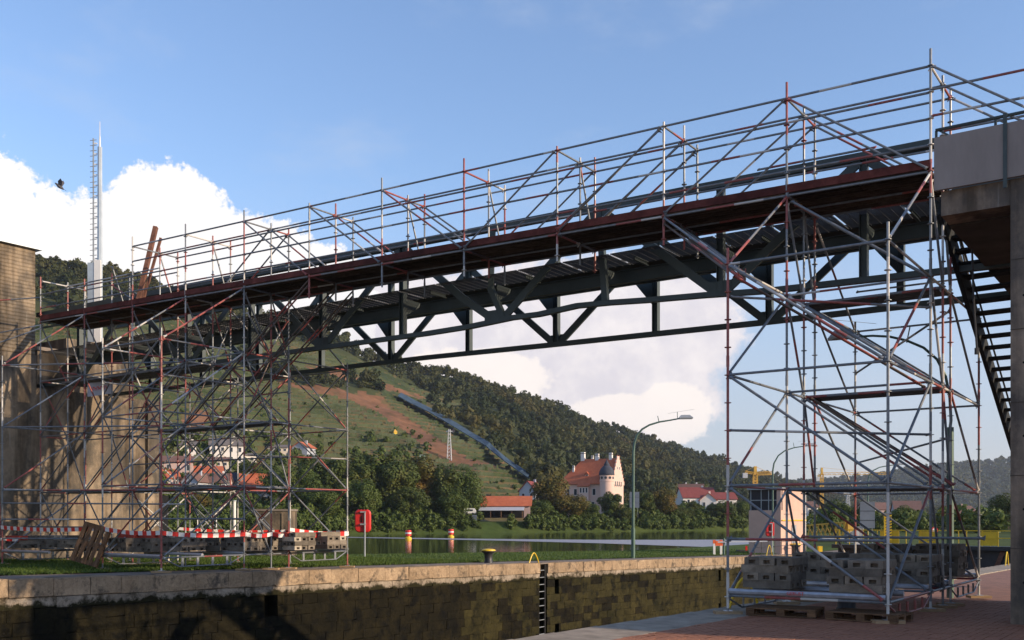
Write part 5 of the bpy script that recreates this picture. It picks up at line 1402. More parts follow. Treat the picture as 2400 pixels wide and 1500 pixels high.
board('information_board', 'narrow dark notice board on the grassy bank left of the shed', 1112, 1207, 1221, 1.3, 276, M_SIGNG, posts=1, zb=0.0)
def roundsign():
    p = P(2190, 1262, 88); p.z = -0.9; t = thing('road_sign', 'small round white and red sign beyond the yellow gate railing', 'sign', p)
    MB().tube([(0, 0, -0.2), (0, 0, 1.5)], 0.03, 6).build('post', M_LAMP, t)
    mb = MB(); mb.lathe([(0.30, 0), (0.30, 0.03)], 16); o = mb.build('disc', M_RED, t); o.rotation_euler = (math.pi/2, 0, 0); o.location = (0, -0.04, 1.5)
    mb = MB(); mb.lathe([(0.2, 0), (0.2, 0.035)], 16); o = mb.build('disc_face', M_WHITE, t); o.rotation_euler = (math.pi/2, 0, 0); o.location = (0, -0.04, 1.5)
roundsign()

# ---- yellow lattice boom lying on the site, low site clutter
def lattice_box(mb, A, B, w, h, n, r):
    A, B = Vector(A), Vector(B); d = (B-A); L = d.length; dn = d.normalized(); s = dn.cross(Vector((0, 0, 1)))
    s = s.normalized() if s.length > 1e-3 else Vector((1, 0, 0)); u = s.cross(dn)
    cs = [(s*w/2*a+u*h/2*b) for a, b in ((-1, -1), (1, -1), (1, 1), (-1, 1))]
    for c in cs: mb.bar(A+c, B+c, r, r)
    for i in range(n):
        for j in range(4):
            p = A+d*(i/n)+cs[j]; q = A+d*((i+1)/n)+cs[(j+1) % 4] if i % 2 else A+d*((i+1)/n)+cs[(j+1) % 4]
            mb.bar(p, q, r*0.7, r*0.7)
            if j % 2 == 0: mb.bar(A+d*(i/n)+cs[j], A+d*(i/n)+cs[(j+1) % 4], r*0.7, r*0.7)
    return mb
def boom():
    Y = 110; a = P(1893, 1246, Y); b = P(1985, 1238, Y-2); t = thing('crane_boom', 'yellow lattice crane boom propped low behind the pink hut', 'crane boom', (a.x, a.y, -1.0)); o = Vector(t.location)
    lattice_box(MB(), a-o, b-o, 1.0, 1.35, 9, 0.15).build('lattice', M_CRANE, t)
    MB().prism([((b-o).x-0.05, (b-o).z-0.65), ((b-o).x+0.7, (b-o).z-0.1), ((b-o).x+0.7, (b-o).z+0.15), ((b-o).x-0.05, (b-o).z+0.65)], 1, (b-o).y-0.5, (b-o).y+0.5).build('tip', M_CRANE, t)
    for f in (0.15, 0.8): p = (a-o).lerp(b-o, f); MB().box((p.x-0.12, p.y-0.12, -0.1), (p.x+0.12, p.y+0.12, p.z-0.70)).build('prop', M_CRANE, t)
boom()
M_PALE = simple('pale_grey_paint', (0.45, 0.46, 0.48), 0.6, 0, 0.12, 1)
def cabinet(name, label, px0, px1, py0, py1, Y, m, cat, zb=-1.0):
    a = P(px0, py1, Y); b = P(px1, py0, Y); t = thing(name, label, cat, ((a.x+b.x)/2, Y, zb)); w = (b.x-a.x)/2; h = b.z-zb
    MB().box((-w, -0.4, -0.1), (w, 0.4, h*0.93)).build('body', m, t); MB().box((-w-0.04, -0.45, h*0.932), (w+0.04, 0.45, h)).build('lid', M_LAMP, t)
    MB().box((-0.01, -0.41, 0.05), (0.01, -0.401, h*0.9)).build('door_joint', M_DARK, t); return t
cabinet('switch_cabinet', 'grey electrical cabinet left of the yellow striped board', 2004, 2021, 1234, 1272, 96, M_PALE, 'cabinet')
cabinet('site_container', 'long low pale container on the meadow below the yellow boom', 1925, 1982, 1256, 1276, 118, M_PALE, 'container')
cabinet('switch_cabinet', 'small dark cabinet beside the yellow lattice boom', 1982, 2000, 1246, 1272, 104, M_SIGNG, 'cabinet')

# ---- tower cranes
def crane(label, px, pytop, pybase, jib, cj, Y, w):
    a = P(px, pybase, Y); b = P(px, pytop, Y); t = thing('tower_crane', label, 'crane', a); H_ = b.z-a.z
    lattice_box(MB(), (0, 0, 0), (0, 0, H_*0.86), w, w, 14, w*0.16).build('mast', M_CRANE, t)
    MB().bar((0, 0, H_*0.84), (0, 0, H_), w*0.7, w*0.7, 0, (0, 1, 0)).build('cat_head', M_CRANE, t)
    j = P(jib[0], jib[1], Y)-a; c = P(cj[0], cj[1], Y)-a; zj = H_*0.86
    lattice_box(MB(), (0, 0, zj), (j.x, 0, j.z), w*0.7, w*0.8, 14, w*0.13).build('jib', M_CRANE, t)
    lattice_box(MB(), (0, 0, zj), (c.x, 0, c.z), w*0.7, w*0.5, 5, w*0.13).build('counter_jib', M_CRANE, t)
    MB().box((c.x-w*0.6, -w*0.5, c.z-w*1.6), (c.x+w*0.6, w*0.5, c.z-w*0.3)).build('counterweight', M_PALE, t)
    MB().bar((0, 0, H_), (j.x*0.75, 0, j.z+0.3), w*0.08, w*0.08).build('tie_bar', M_CRANE, t); MB().bar((0, 0, H_), (c.x, 0, c.z+0.2), w*0.08, w*0.08).build('tie_bar', M_CRANE, t)
crane('yellow tower crane rising behind the pink hut', 1770, 1093, 1215, (1812, 1109), (1746, 1106), 420, 1.6)
crane('far pale tower crane with a long jib above the distant village', 1926, 1096, 1200, (2092, 1109), (1916, 1117), 620, 1.7)

# ---- mast with ladder on the abutment
def mast():
    p = BK(-3.80, 5.6, 9.35); ab = bpy.data.objects['bridge_abutment']; MB().box((-4.0, 4.0, 8.202), (-1.62, 7.1, 9.349)).build('mast_plinth', M_CONC, ab); t = thing('radio_mast', 'tall grey steel mast with side ladder rising beside the bridge end', 'mast', p)
    h = lambda py: EYE+(HOR-py)*p.y/F-p.z
    s = p.y/F
    mb = MB(); mb.lathe([(0.13, -0.02), (0.10, h(345))], 8).build('shaft', M_MAST, t)
    MB().lathe([(0.045, h(345)+0.002), (0.03, h(322)), (0.018, h(318)), (0.012, h(285))], 8).build('antenna', M_WHITE, t)
    MB().box((-0.17, -0.22, 0.0), (0.12, -0.14, h(612))).build('white_panel', M_WHITE, t); MB().box((-0.46, -0.20, 0.0), (-0.19, -0.10, h(618))).build('side_panel', M_MAST, t)
    L = MB().box((-0.30, -0.05, h(615)), (-0.25, 0.0, h(325))).build('ladder', M_LAMP, t)
    n = 24
    for i in range(n):
        z = h(612)+(h(330)-h(612))*i/(n-1); MB().tube([(-0.42, -0.03, z), (-0.13, -0.03, z+0.03)], 0.016, 5).build('rung', M_LAMP, t)
        if i % 2 == 0: MB().box((-0.26, -0.045, z+0.08), (-0.11, -0.005, z+0.13)).build('bracket', M_WHITE, t)
mast()

# ---- bird in flight
def bird():
    p = P(140, 437, 42); mb = MB()
    mb.lathe([(0.004, -0.20), (0.035, -0.15), (0.075, -0.03), (0.082, 0.04), (0.055, 0.11), (0.036, 0.14), (0.040, 0.17), (0.022, 0.205), (0.006, 0.23)], 12)
    body = MB()
    R = Matrix.Rotation(math.radians(-68), 4, 'Y') @ Matrix.Rotation(math.radians(15), 4, 'X')
    vs_ = [tuple(R @ Vector(v)) for v in mb.v]; body.add(vs_, mb.f)
    for s in (-1, 1):
        body.add([(-0.05, s*0.05, 0.02), (0.08, s*0.05, 0.02), (0.10, s*0.20, 0.20), (0.02, s*0.26, 0.30), (-0.08, s*0.16, 0.17),
                  (-0.05, s*0.05, 0.035), (0.08, s*0.05, 0.035), (0.10, s*0.20, 0.212), (0.02, s*0.26, 0.308), (-0.08, s*0.16, 0.182)],
                 [(0, 1, 2, 3, 4), (9, 8, 7, 6, 5), (0, 5, 6, 1), (1, 6, 7, 2), (2, 7, 8, 3), (3, 8, 9, 4), (4, 9, 5, 0)])
    body.add([(0.14, -0.06, -0.06), (0.14, 0.06, -0.06), (0.29, 0.08, -0.10), (0.29, -0.08, -0.10), (0.14, -0.06, -0.045), (0.14, 0.06, -0.045), (0.29, 0.08, -0.092), (0.29, -0.08, -0.092)],
             [(0, 1, 2, 3), (7, 6, 5, 4), (0, 4, 5, 1), (1, 5, 6, 2), (2, 6, 7, 3), (3, 7, 4, 0)])
    o = body.build('bird', simple('pigeon_feather', (0.10, 0.095, 0.10), 0.8, 0, 0.3, 14), None, True); o.location = p; o.rotation_euler = (0.15, 0.25, 0.25)
    tag(o, 'grey pigeon flying with raised wings before the white cloud', 'bird')
bird()

# ---- left edge: red container, kiosk, wall stub, white post
def container():
    p = P(-95, 1300, 33); p.z = 0.25; p.x -= 0.75; t = thing('site_container', 'dark red site container cut by the left picture edge', 'container', p)
    w = P(11, 1250, 33).x-p.x-0.75
    MB().box((-1.8, -0.2, 0.72), (w, 1.2, 1.95)).build('body', simple('container_red', (0.24, 0.02, 0.025), 0.5, 0, 0.1, 1), t)
    MB().box((w-0.35, -0.204, 1.12), (w-0.05, -0.201, 1.26)).build('white_label', M_WHITE, t)
    for x in (-1.5, w-0.15): MB().box((x-0.08, -0.1, -0.1), (x+0.08, 0.2, 0.719)).build('leg', M_BLACK, t)
    MB().prism([(-0.2, 1.951), (1.2, 1.951), (1.0, 2.12), (0.0, 2.12)], 0, -1.8, w-0.02).build('roof', simple('container_red', (0, 0, 0)), t)
container()
def kiosk():
    p = P(360, 1262, 47); p.z = 0.05; t = thing('kiosk', 'dark open kiosk with thin white frame right of the abutment wall', 'kiosk', p)
    MB().box((-0.28, 0, 0), (0.28, 1.2, 2.7)).build('body', M_DARK, t)
    for z in (2.72, 1.55): MB().box((-0.34, -0.06, z), (0.30, -0.005, z+0.06)).build('frame_bar', M_WHITE, t)
    MB().box((0.22, -0.06, 0.5), (0.28, -0.005, 2.45)).build('frame_bar', M_WHITE, t)
kiosk()
def stub():
    a = P(600, 1305, 47); b = P(681, 1193, 47); a.z = 0; t = thing('wall_stub', 'weathered tan concrete wall stub with peeling white paint', 'wall', (a.x, 47, 0)); w = b.x-a.x
    MB().box((0, 0, -0.2), (w, 1.4, b.z-0.10)).build('wall_block', M_CONC, t); MB().box((-0.04, -0.04, b.z-0.098), (w+0.04, 1.44, b.z)).build('cap', M_QUAY, t)
    for i in range(3): MB().box((w*(0.2+i*0.27), -0.03, 0.3), (w*(0.2+i*0.27)+0.05, -0.001, b.z-0.2)).build('rib', M_CONC, t)
stub()
for px, py0, lb, rr, nm in ((549, 1175, 'white blue striped marker post between the ballast stacks', 0.075, 'marker_post'), (463, 1208, 'thin white stake left among the rear ballast stacks', 0.025, 'stake'), (507, 1212, 'thin white stake right among the rear ballast stacks', 0.025, 'stake')):
    p = P(px, 1290, 45); p.z = 0.0; h = P(px, py0, 45).z; t = thing(nm, lb, 'post', p)
    MB().tube([(0, 0, -0.1), (0, 0, h)], rr, 8).build('shaft', M_WHITE, t); MB().lathe([(rr*1.3, h+0.001), (rr*1.3, h+0.05)], 8).build('cap', M_MAST, t)

# ---- hazy evening air over the valley
M_AIR = bpy.data.materials.new('valley_air'); M_AIR.use_nodes = True; _t = M_AIR.node_tree; _t.nodes.clear()
_o = _t.nodes.new('ShaderNodeOutputMaterial'); _v = _t.nodes.new('ShaderNodeVolumePrincipled'); _v.inputs['Color'].default_value = (0.72, 0.80, 0.92, 1); _v.inputs['Density'].default_value = 0.00008; _v.inputs['Anisotropy'].default_value = 0.2
_t.links.new(_v.outputs[0], _o.inputs['Volume'])
stuff(MB().box((-2700, -120, -10), (4300, 3500, 260)).build('haze', M_AIR))

# ================================================================== HOUSES
M_WALLW = simple('house_white', (0.74, 0.69, 0.63), 0.85, 0, 0.05, 0.5); M_WALLP = simple('house_pink', (0.46, 0.33, 0.29), 0.85, 0, 0.07, 0.5)
M_WALLC = simple('house_cream', (0.62, 0.53, 0.42), 0.85, 0, 0.06, 0.5); M_WALLG = simple('house_grey', (0.40, 0.42, 0.46), 0.85, 0, 0.06, 0.5)
def roof_mat(name, a, b_):
    m, t, b = nodes(name); v = coords(t, (1, 1, 1), True); n = noise(t, v, 0.8, 5, 0.7); w = t.nodes.new('ShaderNodeTexWave'); w.bands_direction = 'Z'; w.inputs['Scale'].default_value = 1.2; link(t, v, w.inputs['Vector'])
    link(t, tmix(t, 0.25, ramp(t, n, [(0.3, a), (0.7, b_)]), ramp(t, w.outputs[1], [(0.2, (0.6, 0.6, 0.6)), (0.6, (1.1, 1.1, 1.1))]), 'MULTIPLY'), b.inputs['Base Color']); b.inputs['Roughness'].default_value = 0.85; MATS[name] = m; return m
R_RED = roof_mat('roof_tile_red', (0.38, 0.088, 0.036), (0.52, 0.145, 0.06)); R_BRN = roof_mat('roof_tile_brown', (0.13, 0.07, 0.05), (0.20, 0.10, 0.075)); R_DKR = roof_mat('roof_tile_dark_red', (0.17, 0.035, 0.03), (0.24, 0.055, 0.045))
R_GRY = roof_mat('roof_slate_grey', (0.12, 0.10, 0.09), (0.19, 0.16, 0.14)); R_SLATE = roof_mat('roof_slate_dark', (0.03, 0.035, 0.05), (0.055, 0.06, 0.08))
def window(t, x0, x1, y, z0, z1, axis='y', sgn=-1):
    def bx(a0, a1, c0, c1, d0, d1): return MB().box((a0, min(y+sgn*d0, y+sgn*d1), c0), (a1, max(y+sgn*d0, y+sgn*d1), c1)) if axis == 'y' else MB().box((min(y+sgn*d0, y+sgn*d1), a0, c0), (max(y+sgn*d0, y+sgn*d1), a1, c1))
    w = bx(x0, x1, z0, z1, 0.005, 0.07).build('window', M_WHITE, t)
    bx(x0+0.10, x1-0.10, z0+0.10, z1-0.10, 0.071, 0.085).build('pane', M_GLASS, w)
def house(label, px, py, wpx, hpx, rpx, dep, rot, wm_, rm, nwin=3, chim=1, gable_front=False, Y=None, floors=1, group='houses of the village on the vineyard slope'):
    p = hit(px, py) if Y is None else P(px, py, Y)
    s = p.y/F; w = wpx*s; h = hpx*s; rh = rpx*s; t = thing('house', label, 'house', p, math.radians(rot), group)
    MB().box((-w/2, 0, -2.5), (w/2, dep, h)).build('wall', wm_, t); ov = 0.4
    th = 0.22
    if gable_front:      # ridge runs away from the camera
        MB().prism([(-w/2, h+.001), (w/2, h+.001), (0, h+rh-0.05)], 1, 0.0, dep).build('gable', wm_, t)
        for sg in (-1, 1): MB().add(*slab([(0, -ov, h+rh), (0, dep+ov, h+rh), (sg*(w/2+ov), dep+ov, h-ov*rh/(w/2)), (sg*(w/2+ov), -ov, h-ov*rh/(w/2))], th)).build('roof', rm, t)
    else:
        MB().prism([(0, h+.001), (dep, h+.001), (dep/2, h+rh-0.05)], 0, -w/2, w/2).build('gable', wm_, t)
        for sg in (-1, 1): MB().add(*slab([(-w/2-ov, dep/2, h+rh), (w/2+ov, dep/2, h+rh), (w/2+ov, dep/2+sg*(dep/2+ov), h-ov*rh/(dep/2)), (-w/2-ov, dep/2+sg*(dep/2+ov), h-ov*rh/(dep/2))], th)).build('roof', rm, t)
    for f in range(floors):
        z0 = h*(f+0.28)/floors; z1 = h*(f+0.80)/floors
        for i in range(nwin):
            x = -w/2+w*(i+0.5)/nwin; window(t, x-0.55, x+0.55, 0.0, z0, z1)
    if nwin: window(t, dep*0.35, dep*0.65, w/2, h*0.3, h*0.75, 'x', 1)
    for c in range(chim): x = w*(0.22 if not gable_front else 0.12)*(1-2*c); MB().box((x-0.35, dep*0.55, h+rh*0.6), (x+0.35, dep*0.55+0.7, h+rh+0.9)).build('chimney', wm_, t)
    return t
def slab(q, th):
    q = [Vector(p) for p in q]; n = (q[1]-q[0]).cross(q[2]-q[0]).normalized()
    if n.z < 0: n = -n
    return [tuple(p) for p in q]+[tuple(p+n*th) for p in q], [(3, 2, 1, 0), (4, 5, 6, 7), (0, 1, 5, 4), (1, 2, 6, 5), (2, 3, 7, 6), (3, 0, 4, 7)]
house('small white house with dark roof uppermost left on the slope', 440, 1066, 36, 22, 10, 8, 14, M_WALLW, R_GRY, 2)
house('largest white house with long grey roof high on the slope', 532, 1088, 78, 44, 18, 10, 16, M_WALLW, R_GRY, 4, 1, floors=2)
house('low white annex right of the largest white house', 582, 1086, 36, 18, 6, 8, 16, M_WALLW, R_GRY, 2, 0)
house('pinkish brown house with red brown roof on the left slope', 418, 1112, 66, 30, 14, 9, 18, M_WALLP, R_BRN, 3)
house('cream house with a yellow balcony below the largest white house', 512, 1112, 46, 32, 9, 9, 16, M_WALLC, R_BRN, 3, 1, floors=2)
house('low house showing a broad red tiled roof at mid village', 482, 1122, 74, 12, 18, 9, 10, M_WALLP, R_RED, 0, 2)
house('orange roofed house at the left foot of the village', 398, 1136, 46, 14, 22, 9, 30, M_WALLP, R_RED, 1)
house('grey gabled house facing the river with brown roof', 444, 1150, 40, 22, 20, 10, -8, M_WALLG, R_BRN, 2, 1, True)
house('white walled house with wide brown roof beside the grey gable', 505, 1150, 56, 18, 22, 10, 8, M_WALLW, R_BRN, 3)
house('house with the brightest orange red roof low in the village', 612, 1166, 96, 22, 34, 12, 14, M_WALLG, R_RED, 3, 2)
house('dark slate house wedged behind the bright red roof', 558, 1140, 40, 14, 18, 9, 6, M_WALLG, R_SLATE, 1)
house('long low cream house at the right end of the village', 650, 1062, 46, 12, 7, 7, 10, M_WALLC, R_GRY, 4, 0)
house('small red roofed house highest right among the trees', 702, 1062, 38, 14, 12, 8, -12, M_WALLG, R_RED, 1, 1, True)
house('tiny orange hut among the upper vineyard terraces', 463, 1024, 16, 9, 5, 4, 10, simple('hut_orange', (0.42, 0.15, 0.06), 0.8, 0, 0.1, 1), R_BRN, 1, 0, group='vineyard huts')
p = hit(926, 1019); yh = thing('hut', 'tiny yellow pointed hut on the bare vineyard strip', 'hut', p, 0.4, 'vineyard huts'); MB().box((-0.8, -0.8, -0.5), (0.8, 0.8, 1.0)).build('wall', M_YELLOW, yh); MB().add([(-1, -1, 1.001), (1, -1, 1.001), (1, 1, 1.001), (-1, 1, 1.001), (0, 0, 2.6)], [(0, 1, 4), (1, 2, 4), (2, 3, 4), (3, 0, 4), (3, 2, 1, 0)]).build('roof', M_CRANE, yh)
house('tiny pale hut beside the lattice pylon at the blue net', 1063, 1014, 6, 6, 4, 2.0, 5, M_WALLP, R_BRN, 0, 0, True, group='vineyard huts')
p = hit(990, 1078); cabinet('water_tank', 'small pale green tank among trees on the slope', 984, 996, 1066, 1078, p.y, simple('tank_green', (0.35, 0.55, 0.42), 0.5, 0, 0.1, 1), 'tank', p.z)
house('grey white gabled house left behind the autumn tree', 1236, 1180, 40, 30, 22, 10, -20, M_WALLG, R_DKR, 2, 1, True, Y=340, group='houses by the mansion')
house('house with long dark red roof right of the mansion', 1640, 1188, 80, 22, 24, 12, 6, M_WALLW, R_DKR, 3, 1, Y=420, group='houses by the mansion')
house('white gabled house in front of the dark red roofs', 1660, 1196, 38, 24, 16, 9, -8, M_WALLW, R_RED, 2, 1, True, Y=395, floors=1, group='houses by the mansion')
house('dark roofed building with a bright white gable end', 1618, 1172, 56, 16, 22, 11, -14, M_WALLW, R_BRN, 0, 2, Y=460, group='houses by the mansion')
house('red roofed wing right of the white gabled house', 1700, 1190, 56, 20, 16, 10, 4, M_WALLW, R_DKR, 2, 1, Y=415, group='houses by the mansion')
house('white house peeking out right behind the pink hut', 1905, 1214, 26, 26, 12, 8, 10, M_WALLW, R_BRN, 2, 0, Y=300, group='houses beyond the lock')
house('broad brown roofed house left in the far village', 2065, 1206, 60, 12, 16, 12, 10, M_WALLP, R_BRN, 2, 0, Y=420, group='houses beyond the lock')
house('large brown roofed barn in the middle of the far village', 2130, 1212, 60, 14, 24, 14, -14, M_WALLG, R_BRN, 1, 0, Y=400, group='houses beyond the lock')
house('long brown roof beside the rear right scaffold leg', 2268, 1218, 62, 14, 18, 12, 10, M_WALLP, R_BRN, 2, 1, Y=380, group='houses beyond the lock')
house('small pale roofed house far right below the blue hill', 2345, 1212, 26, 10, 10, 9, -10, M_WALLW, R_GRY, 1, 0, Y=380, group='houses beyond the lock')

# ---- the mansion with turret
def mansion():
    Y = 345; s = Y/F; a = P(1326, 1200, Y); t = thing('mansion', 'pale pink mansion with steep red roof, stepped gable and domed round turret', 'mansion', (a.x, Y, 0), math.radians(-25))
    w, dep = 17.0, 11.6; ez = EYE+(HOR-1133)*s; rz_ = EYE+(HOR-1076)*s
    mw = simple('mansion_wall', (0.66, 0.47, 0.39), 0.85, 0, 0.06, 0.4)
    MB().box((-1.6, 0, -2), (w, dep, ez)).build('wall', mw, t)
    yr = dep/2
    # roof: ridge from hip at the left to the stepped gable at the right
    hx = 4.2
    def rf(q): MB().add(*slab(q, 0.25)).build('roof', R_RED, t)
    e = ez-0.5
    rf([(hx, yr, rz_), (w-0.35, yr, rz_), (w-0.35, -0.7, e), (-2.8, -0.7, e)])
    rf([(hx, yr, rz_), (w-0.35, yr, rz_), (w-0.35, dep+0.7, e), (-2.8, dep+0.7, e)])
    MB().add(*slab([(hx, yr, rz_), (-2.8, -0.7, e), (-2.8, dep+0.7, e)], 0.25)[:1], [(0, 1, 2), (5, 4, 3), (0, 3, 4, 1), (1, 4, 5, 2), (2, 5, 3, 0)]).build('roof', R_RED, t)
    # stepped gable
    prof = []; n = 8
    for i in range(n+1):
        f = i/n; hw = (yr+0.55)*(1-f)+0.45*f; z = ez-0.6+(rz_+0.9-ez+0.6)*f
        prof.append((hw, z))
    poly = []
    for i in range(n): poly += [(yr-prof[i][0], prof[i][1]), (yr-prof[i][0], prof[i+1][1])]
    poly = poly+[(dep-p[0], p[1]) for p in reversed(poly)]
    MB().prism(poly, 0, w-0.34, w+0.12).build('stepped_gable', mw, t)
    mb = MB()
    for i in range(n):
        for sg in (-1, 1): y = yr+sg*prof[i][0]; mb.box((w-0.4, y-0.28, prof[i+1][1]+0.002), (w+0.2, y+0.28, prof[i+1][1]+0.20))
    mb.build('step_coping', R_RED, t)
    for y, z in ((yr-1.0, rz_-3.2), (yr+1.0, rz_-3.2)): window(t, y-0.4, y+0.4, w+0.12, z-0.6, z+0.5, 'x', 1)
    for y in (2.6, 4.6, 6.6, 8.6): window(t, y-0.5, y+0.5, w+0.12, ez-1.2, ez+0.7, 'x', 1)
    for y in (4.0, 8.2):
        window(t, y-0.7, y+0.7, w, ez-6.6, ez-4.2, 'x', 1); MB().box((w+0.01, y-1.5, ez-6.6), (w+0.06, y-0.8, ez-4.2)).build('shutter', M_GREENPOST, t); MB().box((w+0.01, y+0.8, ez-6.6), (w+0.06, y+1.5, ez-4.2)).build('shutter', M_GREENPOST, t)
    for x in (0.9, 3.6, 10.4): window(t, x-0.6, x+0.6, 0.0, ez-4.2, ez-1.9)
    for x in (0.9, 3.6, 7.0, 10.0): window(t, x-0.6, x+0.6, 0.0, ez-9.0, ez-6.4)
    # oriel
    MB().box((5.4, -1.5, ez-6.2), (8.9, -0.001, ez-1.2)).build('oriel', mw, t)
    MB().add(*slab([(5.1, 0.6, ez+0.6), (9.2, 0.6, ez+0.6), (9.4, -1.9, ez-1.25), (4.9, -1.9, ez-1.25)], 0.2)).build('oriel_roof', R_RED, t)
    for x in (5.75, 6.8, 7.85): window(t, x, x+0.75, -1.5, ez-3.4, ez-1.6)
    # dormer
    d0 = MB().box((6.6, 1.2, ez+1.2), (7.9, 3.4, ez+3.0)).build('dormer', mw, t)
    MB().prism([(6.35, ez+3.0), (8.15, ez+3.0), (7.25, ez+4.0)], 1, 0.9, 4.4).build('dormer_roof', R_RED, d0)
    MB().box((6.9, 1.13, ez+1.5), (7.6, 1.19, ez+2.7)).build('dormer_window', M_GLASS, d0)
    # chimneys
    for x, y, dz, ww in ((hx, yr, 2.6, 0.65), (hx+3.0, yr+1.2, 1.4, 0.35), (hx+5.2, yr, 1.9, 0.6), (w-2.6, yr, 2.1, 0.55), (1.9, yr-3.2, -2.2, 0.35)):
        z0 = rz_-2.2 if dz > 0 else rz_-5.8
        c = MB().box((x-ww, y-ww, z0), (x+ww, y+ww, rz_+dz)).build('chimney', M_WALLW, t); MB().box((x-ww-0.1, y-ww-0.1, rz_+dz-0.55), (x+ww+0.1, y+ww+0.1, rz_+dz-0.35)).build('chimney_band', M_DARK, c)
    # turret at the front right corner
    tx, ty, r = w-1.7, -1.0, 2.35; dz = EYE+(HOR-1116)*s
    MB().lathe([(r, -2), (r, dz-2.1), (r+0.14, dz-2.05), (r+0.14, dz-1.85), (r, dz-1.8), (r, dz), (r-0.3, dz+0.02)], 24, 0, (tx, ty, 0)).build('turret', mw, t, True)
    MB().lathe([(r+0.3, dz+0.03), (r+0.32, dz+0.35), (r+0.1, dz+1.4), (r-0.35, dz+2.3), (r-1.0, dz+3.0), (r-1.4, dz+3.25), (r-1.35, dz+3.6), (r-1.75, dz+4.3), (0.12, dz+5.2), (0.05, dz+6.4)], 24, 0, (tx, ty, 0)).build('turret_dome', R_SLATE, t, True)
    for a_ in range(-150, 31, 36):
        an = math.radians(a_); mb = MB(); mb.lathe([(0.48, -0.03), (0.48, 0.05)], 12); o = mb.build('round_window', M_GLASS, t)
        o.location = (tx+math.cos(an)*(r+0.0), ty+math.sin(an)*(r+0.0), dz-0.9); o.rotation_euler = (0, math.pi/2, an)
mansion()
# ---- shed on the bank
def shed():
    Y = 289; a = P(1124, 1206, Y); s = Y/F; t = thing('shed', 'long open shed with red tile roof and pale lean-to on the bank', 'shed', (a.x, Y, a.z), math.radians(-4)); w = 118*s
    z = lambda py: EYE+(HOR-py)*s-a.z
    MB().box((0.3, 1.2, -1), (w, 7.5, z(1186))).build('wall', M_WALLP, t)
    MB().add(*slab([(0, 4.4, z(1163)), (w+0.5, 4.4, z(1163)), (w+0.5, 0.8, z(1187)), (0, 0.8, z(1187))], 0.2)).build('roof', R_RED, t)
    MB().add(*slab([(0, 4.4, z(1163)), (w+0.5, 4.4, z(1163)), (w+0.5, 8.0, z(1187)), (0, 8.0, z(1187))], 0.2)).build('roof', R_RED, t)
    MB().add(*slab([(0, 1.15, z(1189)), (w-1.6, 1.15, z(1189)), (w-1.6, -3.0, z(1197)), (0, -3.0, z(1197))], 0.15)).build('lean_to_roof', M_PALE, t)
    for i in range(5): x = 0.4+i*(w-2.4)/4; MB().box((x-0.12, -2.8, -1), (x+0.12, -2.56, z(1198.5))).build('post', M_OLDWOOD, t)
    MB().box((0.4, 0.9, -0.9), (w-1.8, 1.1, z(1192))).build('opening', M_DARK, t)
shed()
def van():
    p = P(1101, 1206, 279); t = thing('caravan', 'white caravan parked on the bank beside the shed', 'caravan', p)
    MB().prism([(-1.7, 0.35), (1.7, 0.35), (1.75, 1.2), (1.3, 1.75), (-1.6, 1.75), (-1.75, 1.0)], 1, -0.8, 0.8).build('body', M_WHITE, t)
    MB().box((-1.1, -0.83, 0.95), (0.9, -0.801, 1.45)).build('window', M_GLASS, t)
    for x in (-0.9, 0.9): o = MB().lathe([(0.3, -0.1), (0.3, 0.1)], 12).build('wheel', M_BLACK, t); o.location = (x, -0.75, 0.25); o.rotation_euler = (math.pi/2, 0, 0)
van()
def pylon(label, px, py0, py1, Y, w, z=None):
    a = P(px, py1, Y); b = P(px, py0, Y); t = thing('lattice_pylon', label, 'pylon', (a.x, Y, a.z)); h = b.z-a.z
    mb = MB(); n = 9
    for i in range(n):
        f0, f1 = i/n, (i+1)/n; w0 = w*(1-0.65*f0)/2; w1 = w*(1-0.65*f1)/2
        c0 = [Vector((x*w0, y*w0, h*f0)) for x, y in ((-1, -1), (1, -1), (1, 1), (-1, 1))]; c1 = [Vector((x*w1, y*w1, h*f1)) for x, y in ((-1, -1), (1, -1), (1, 1), (-1, 1))]
        for j in range(4): mb.bar(c0[j], c1[j], w*0.09, w*0.09); mb.bar(c0[j], c1[(j+1) % 4], w*0.06, w*0.06); mb.bar(c0[(j+1) % 4], c1[j], w*0.06, w*0.06)
    mb.build('lattice', M_PALE, t); MB().box((-w*0.7, -0.1, h*0.92), (w*0.7, 0.1, h*0.95)).build('cross_arm', M_PALE, t)
q = hit(1053, 1078); pylon('pale lattice pylon on the vineyard slope near the blue net', 1053, 1006, 1080, q.y, 2.0)
pylon('small lattice mast behind the boom near the distant trees', 1987, 1158, 1212, 330, 1.6)

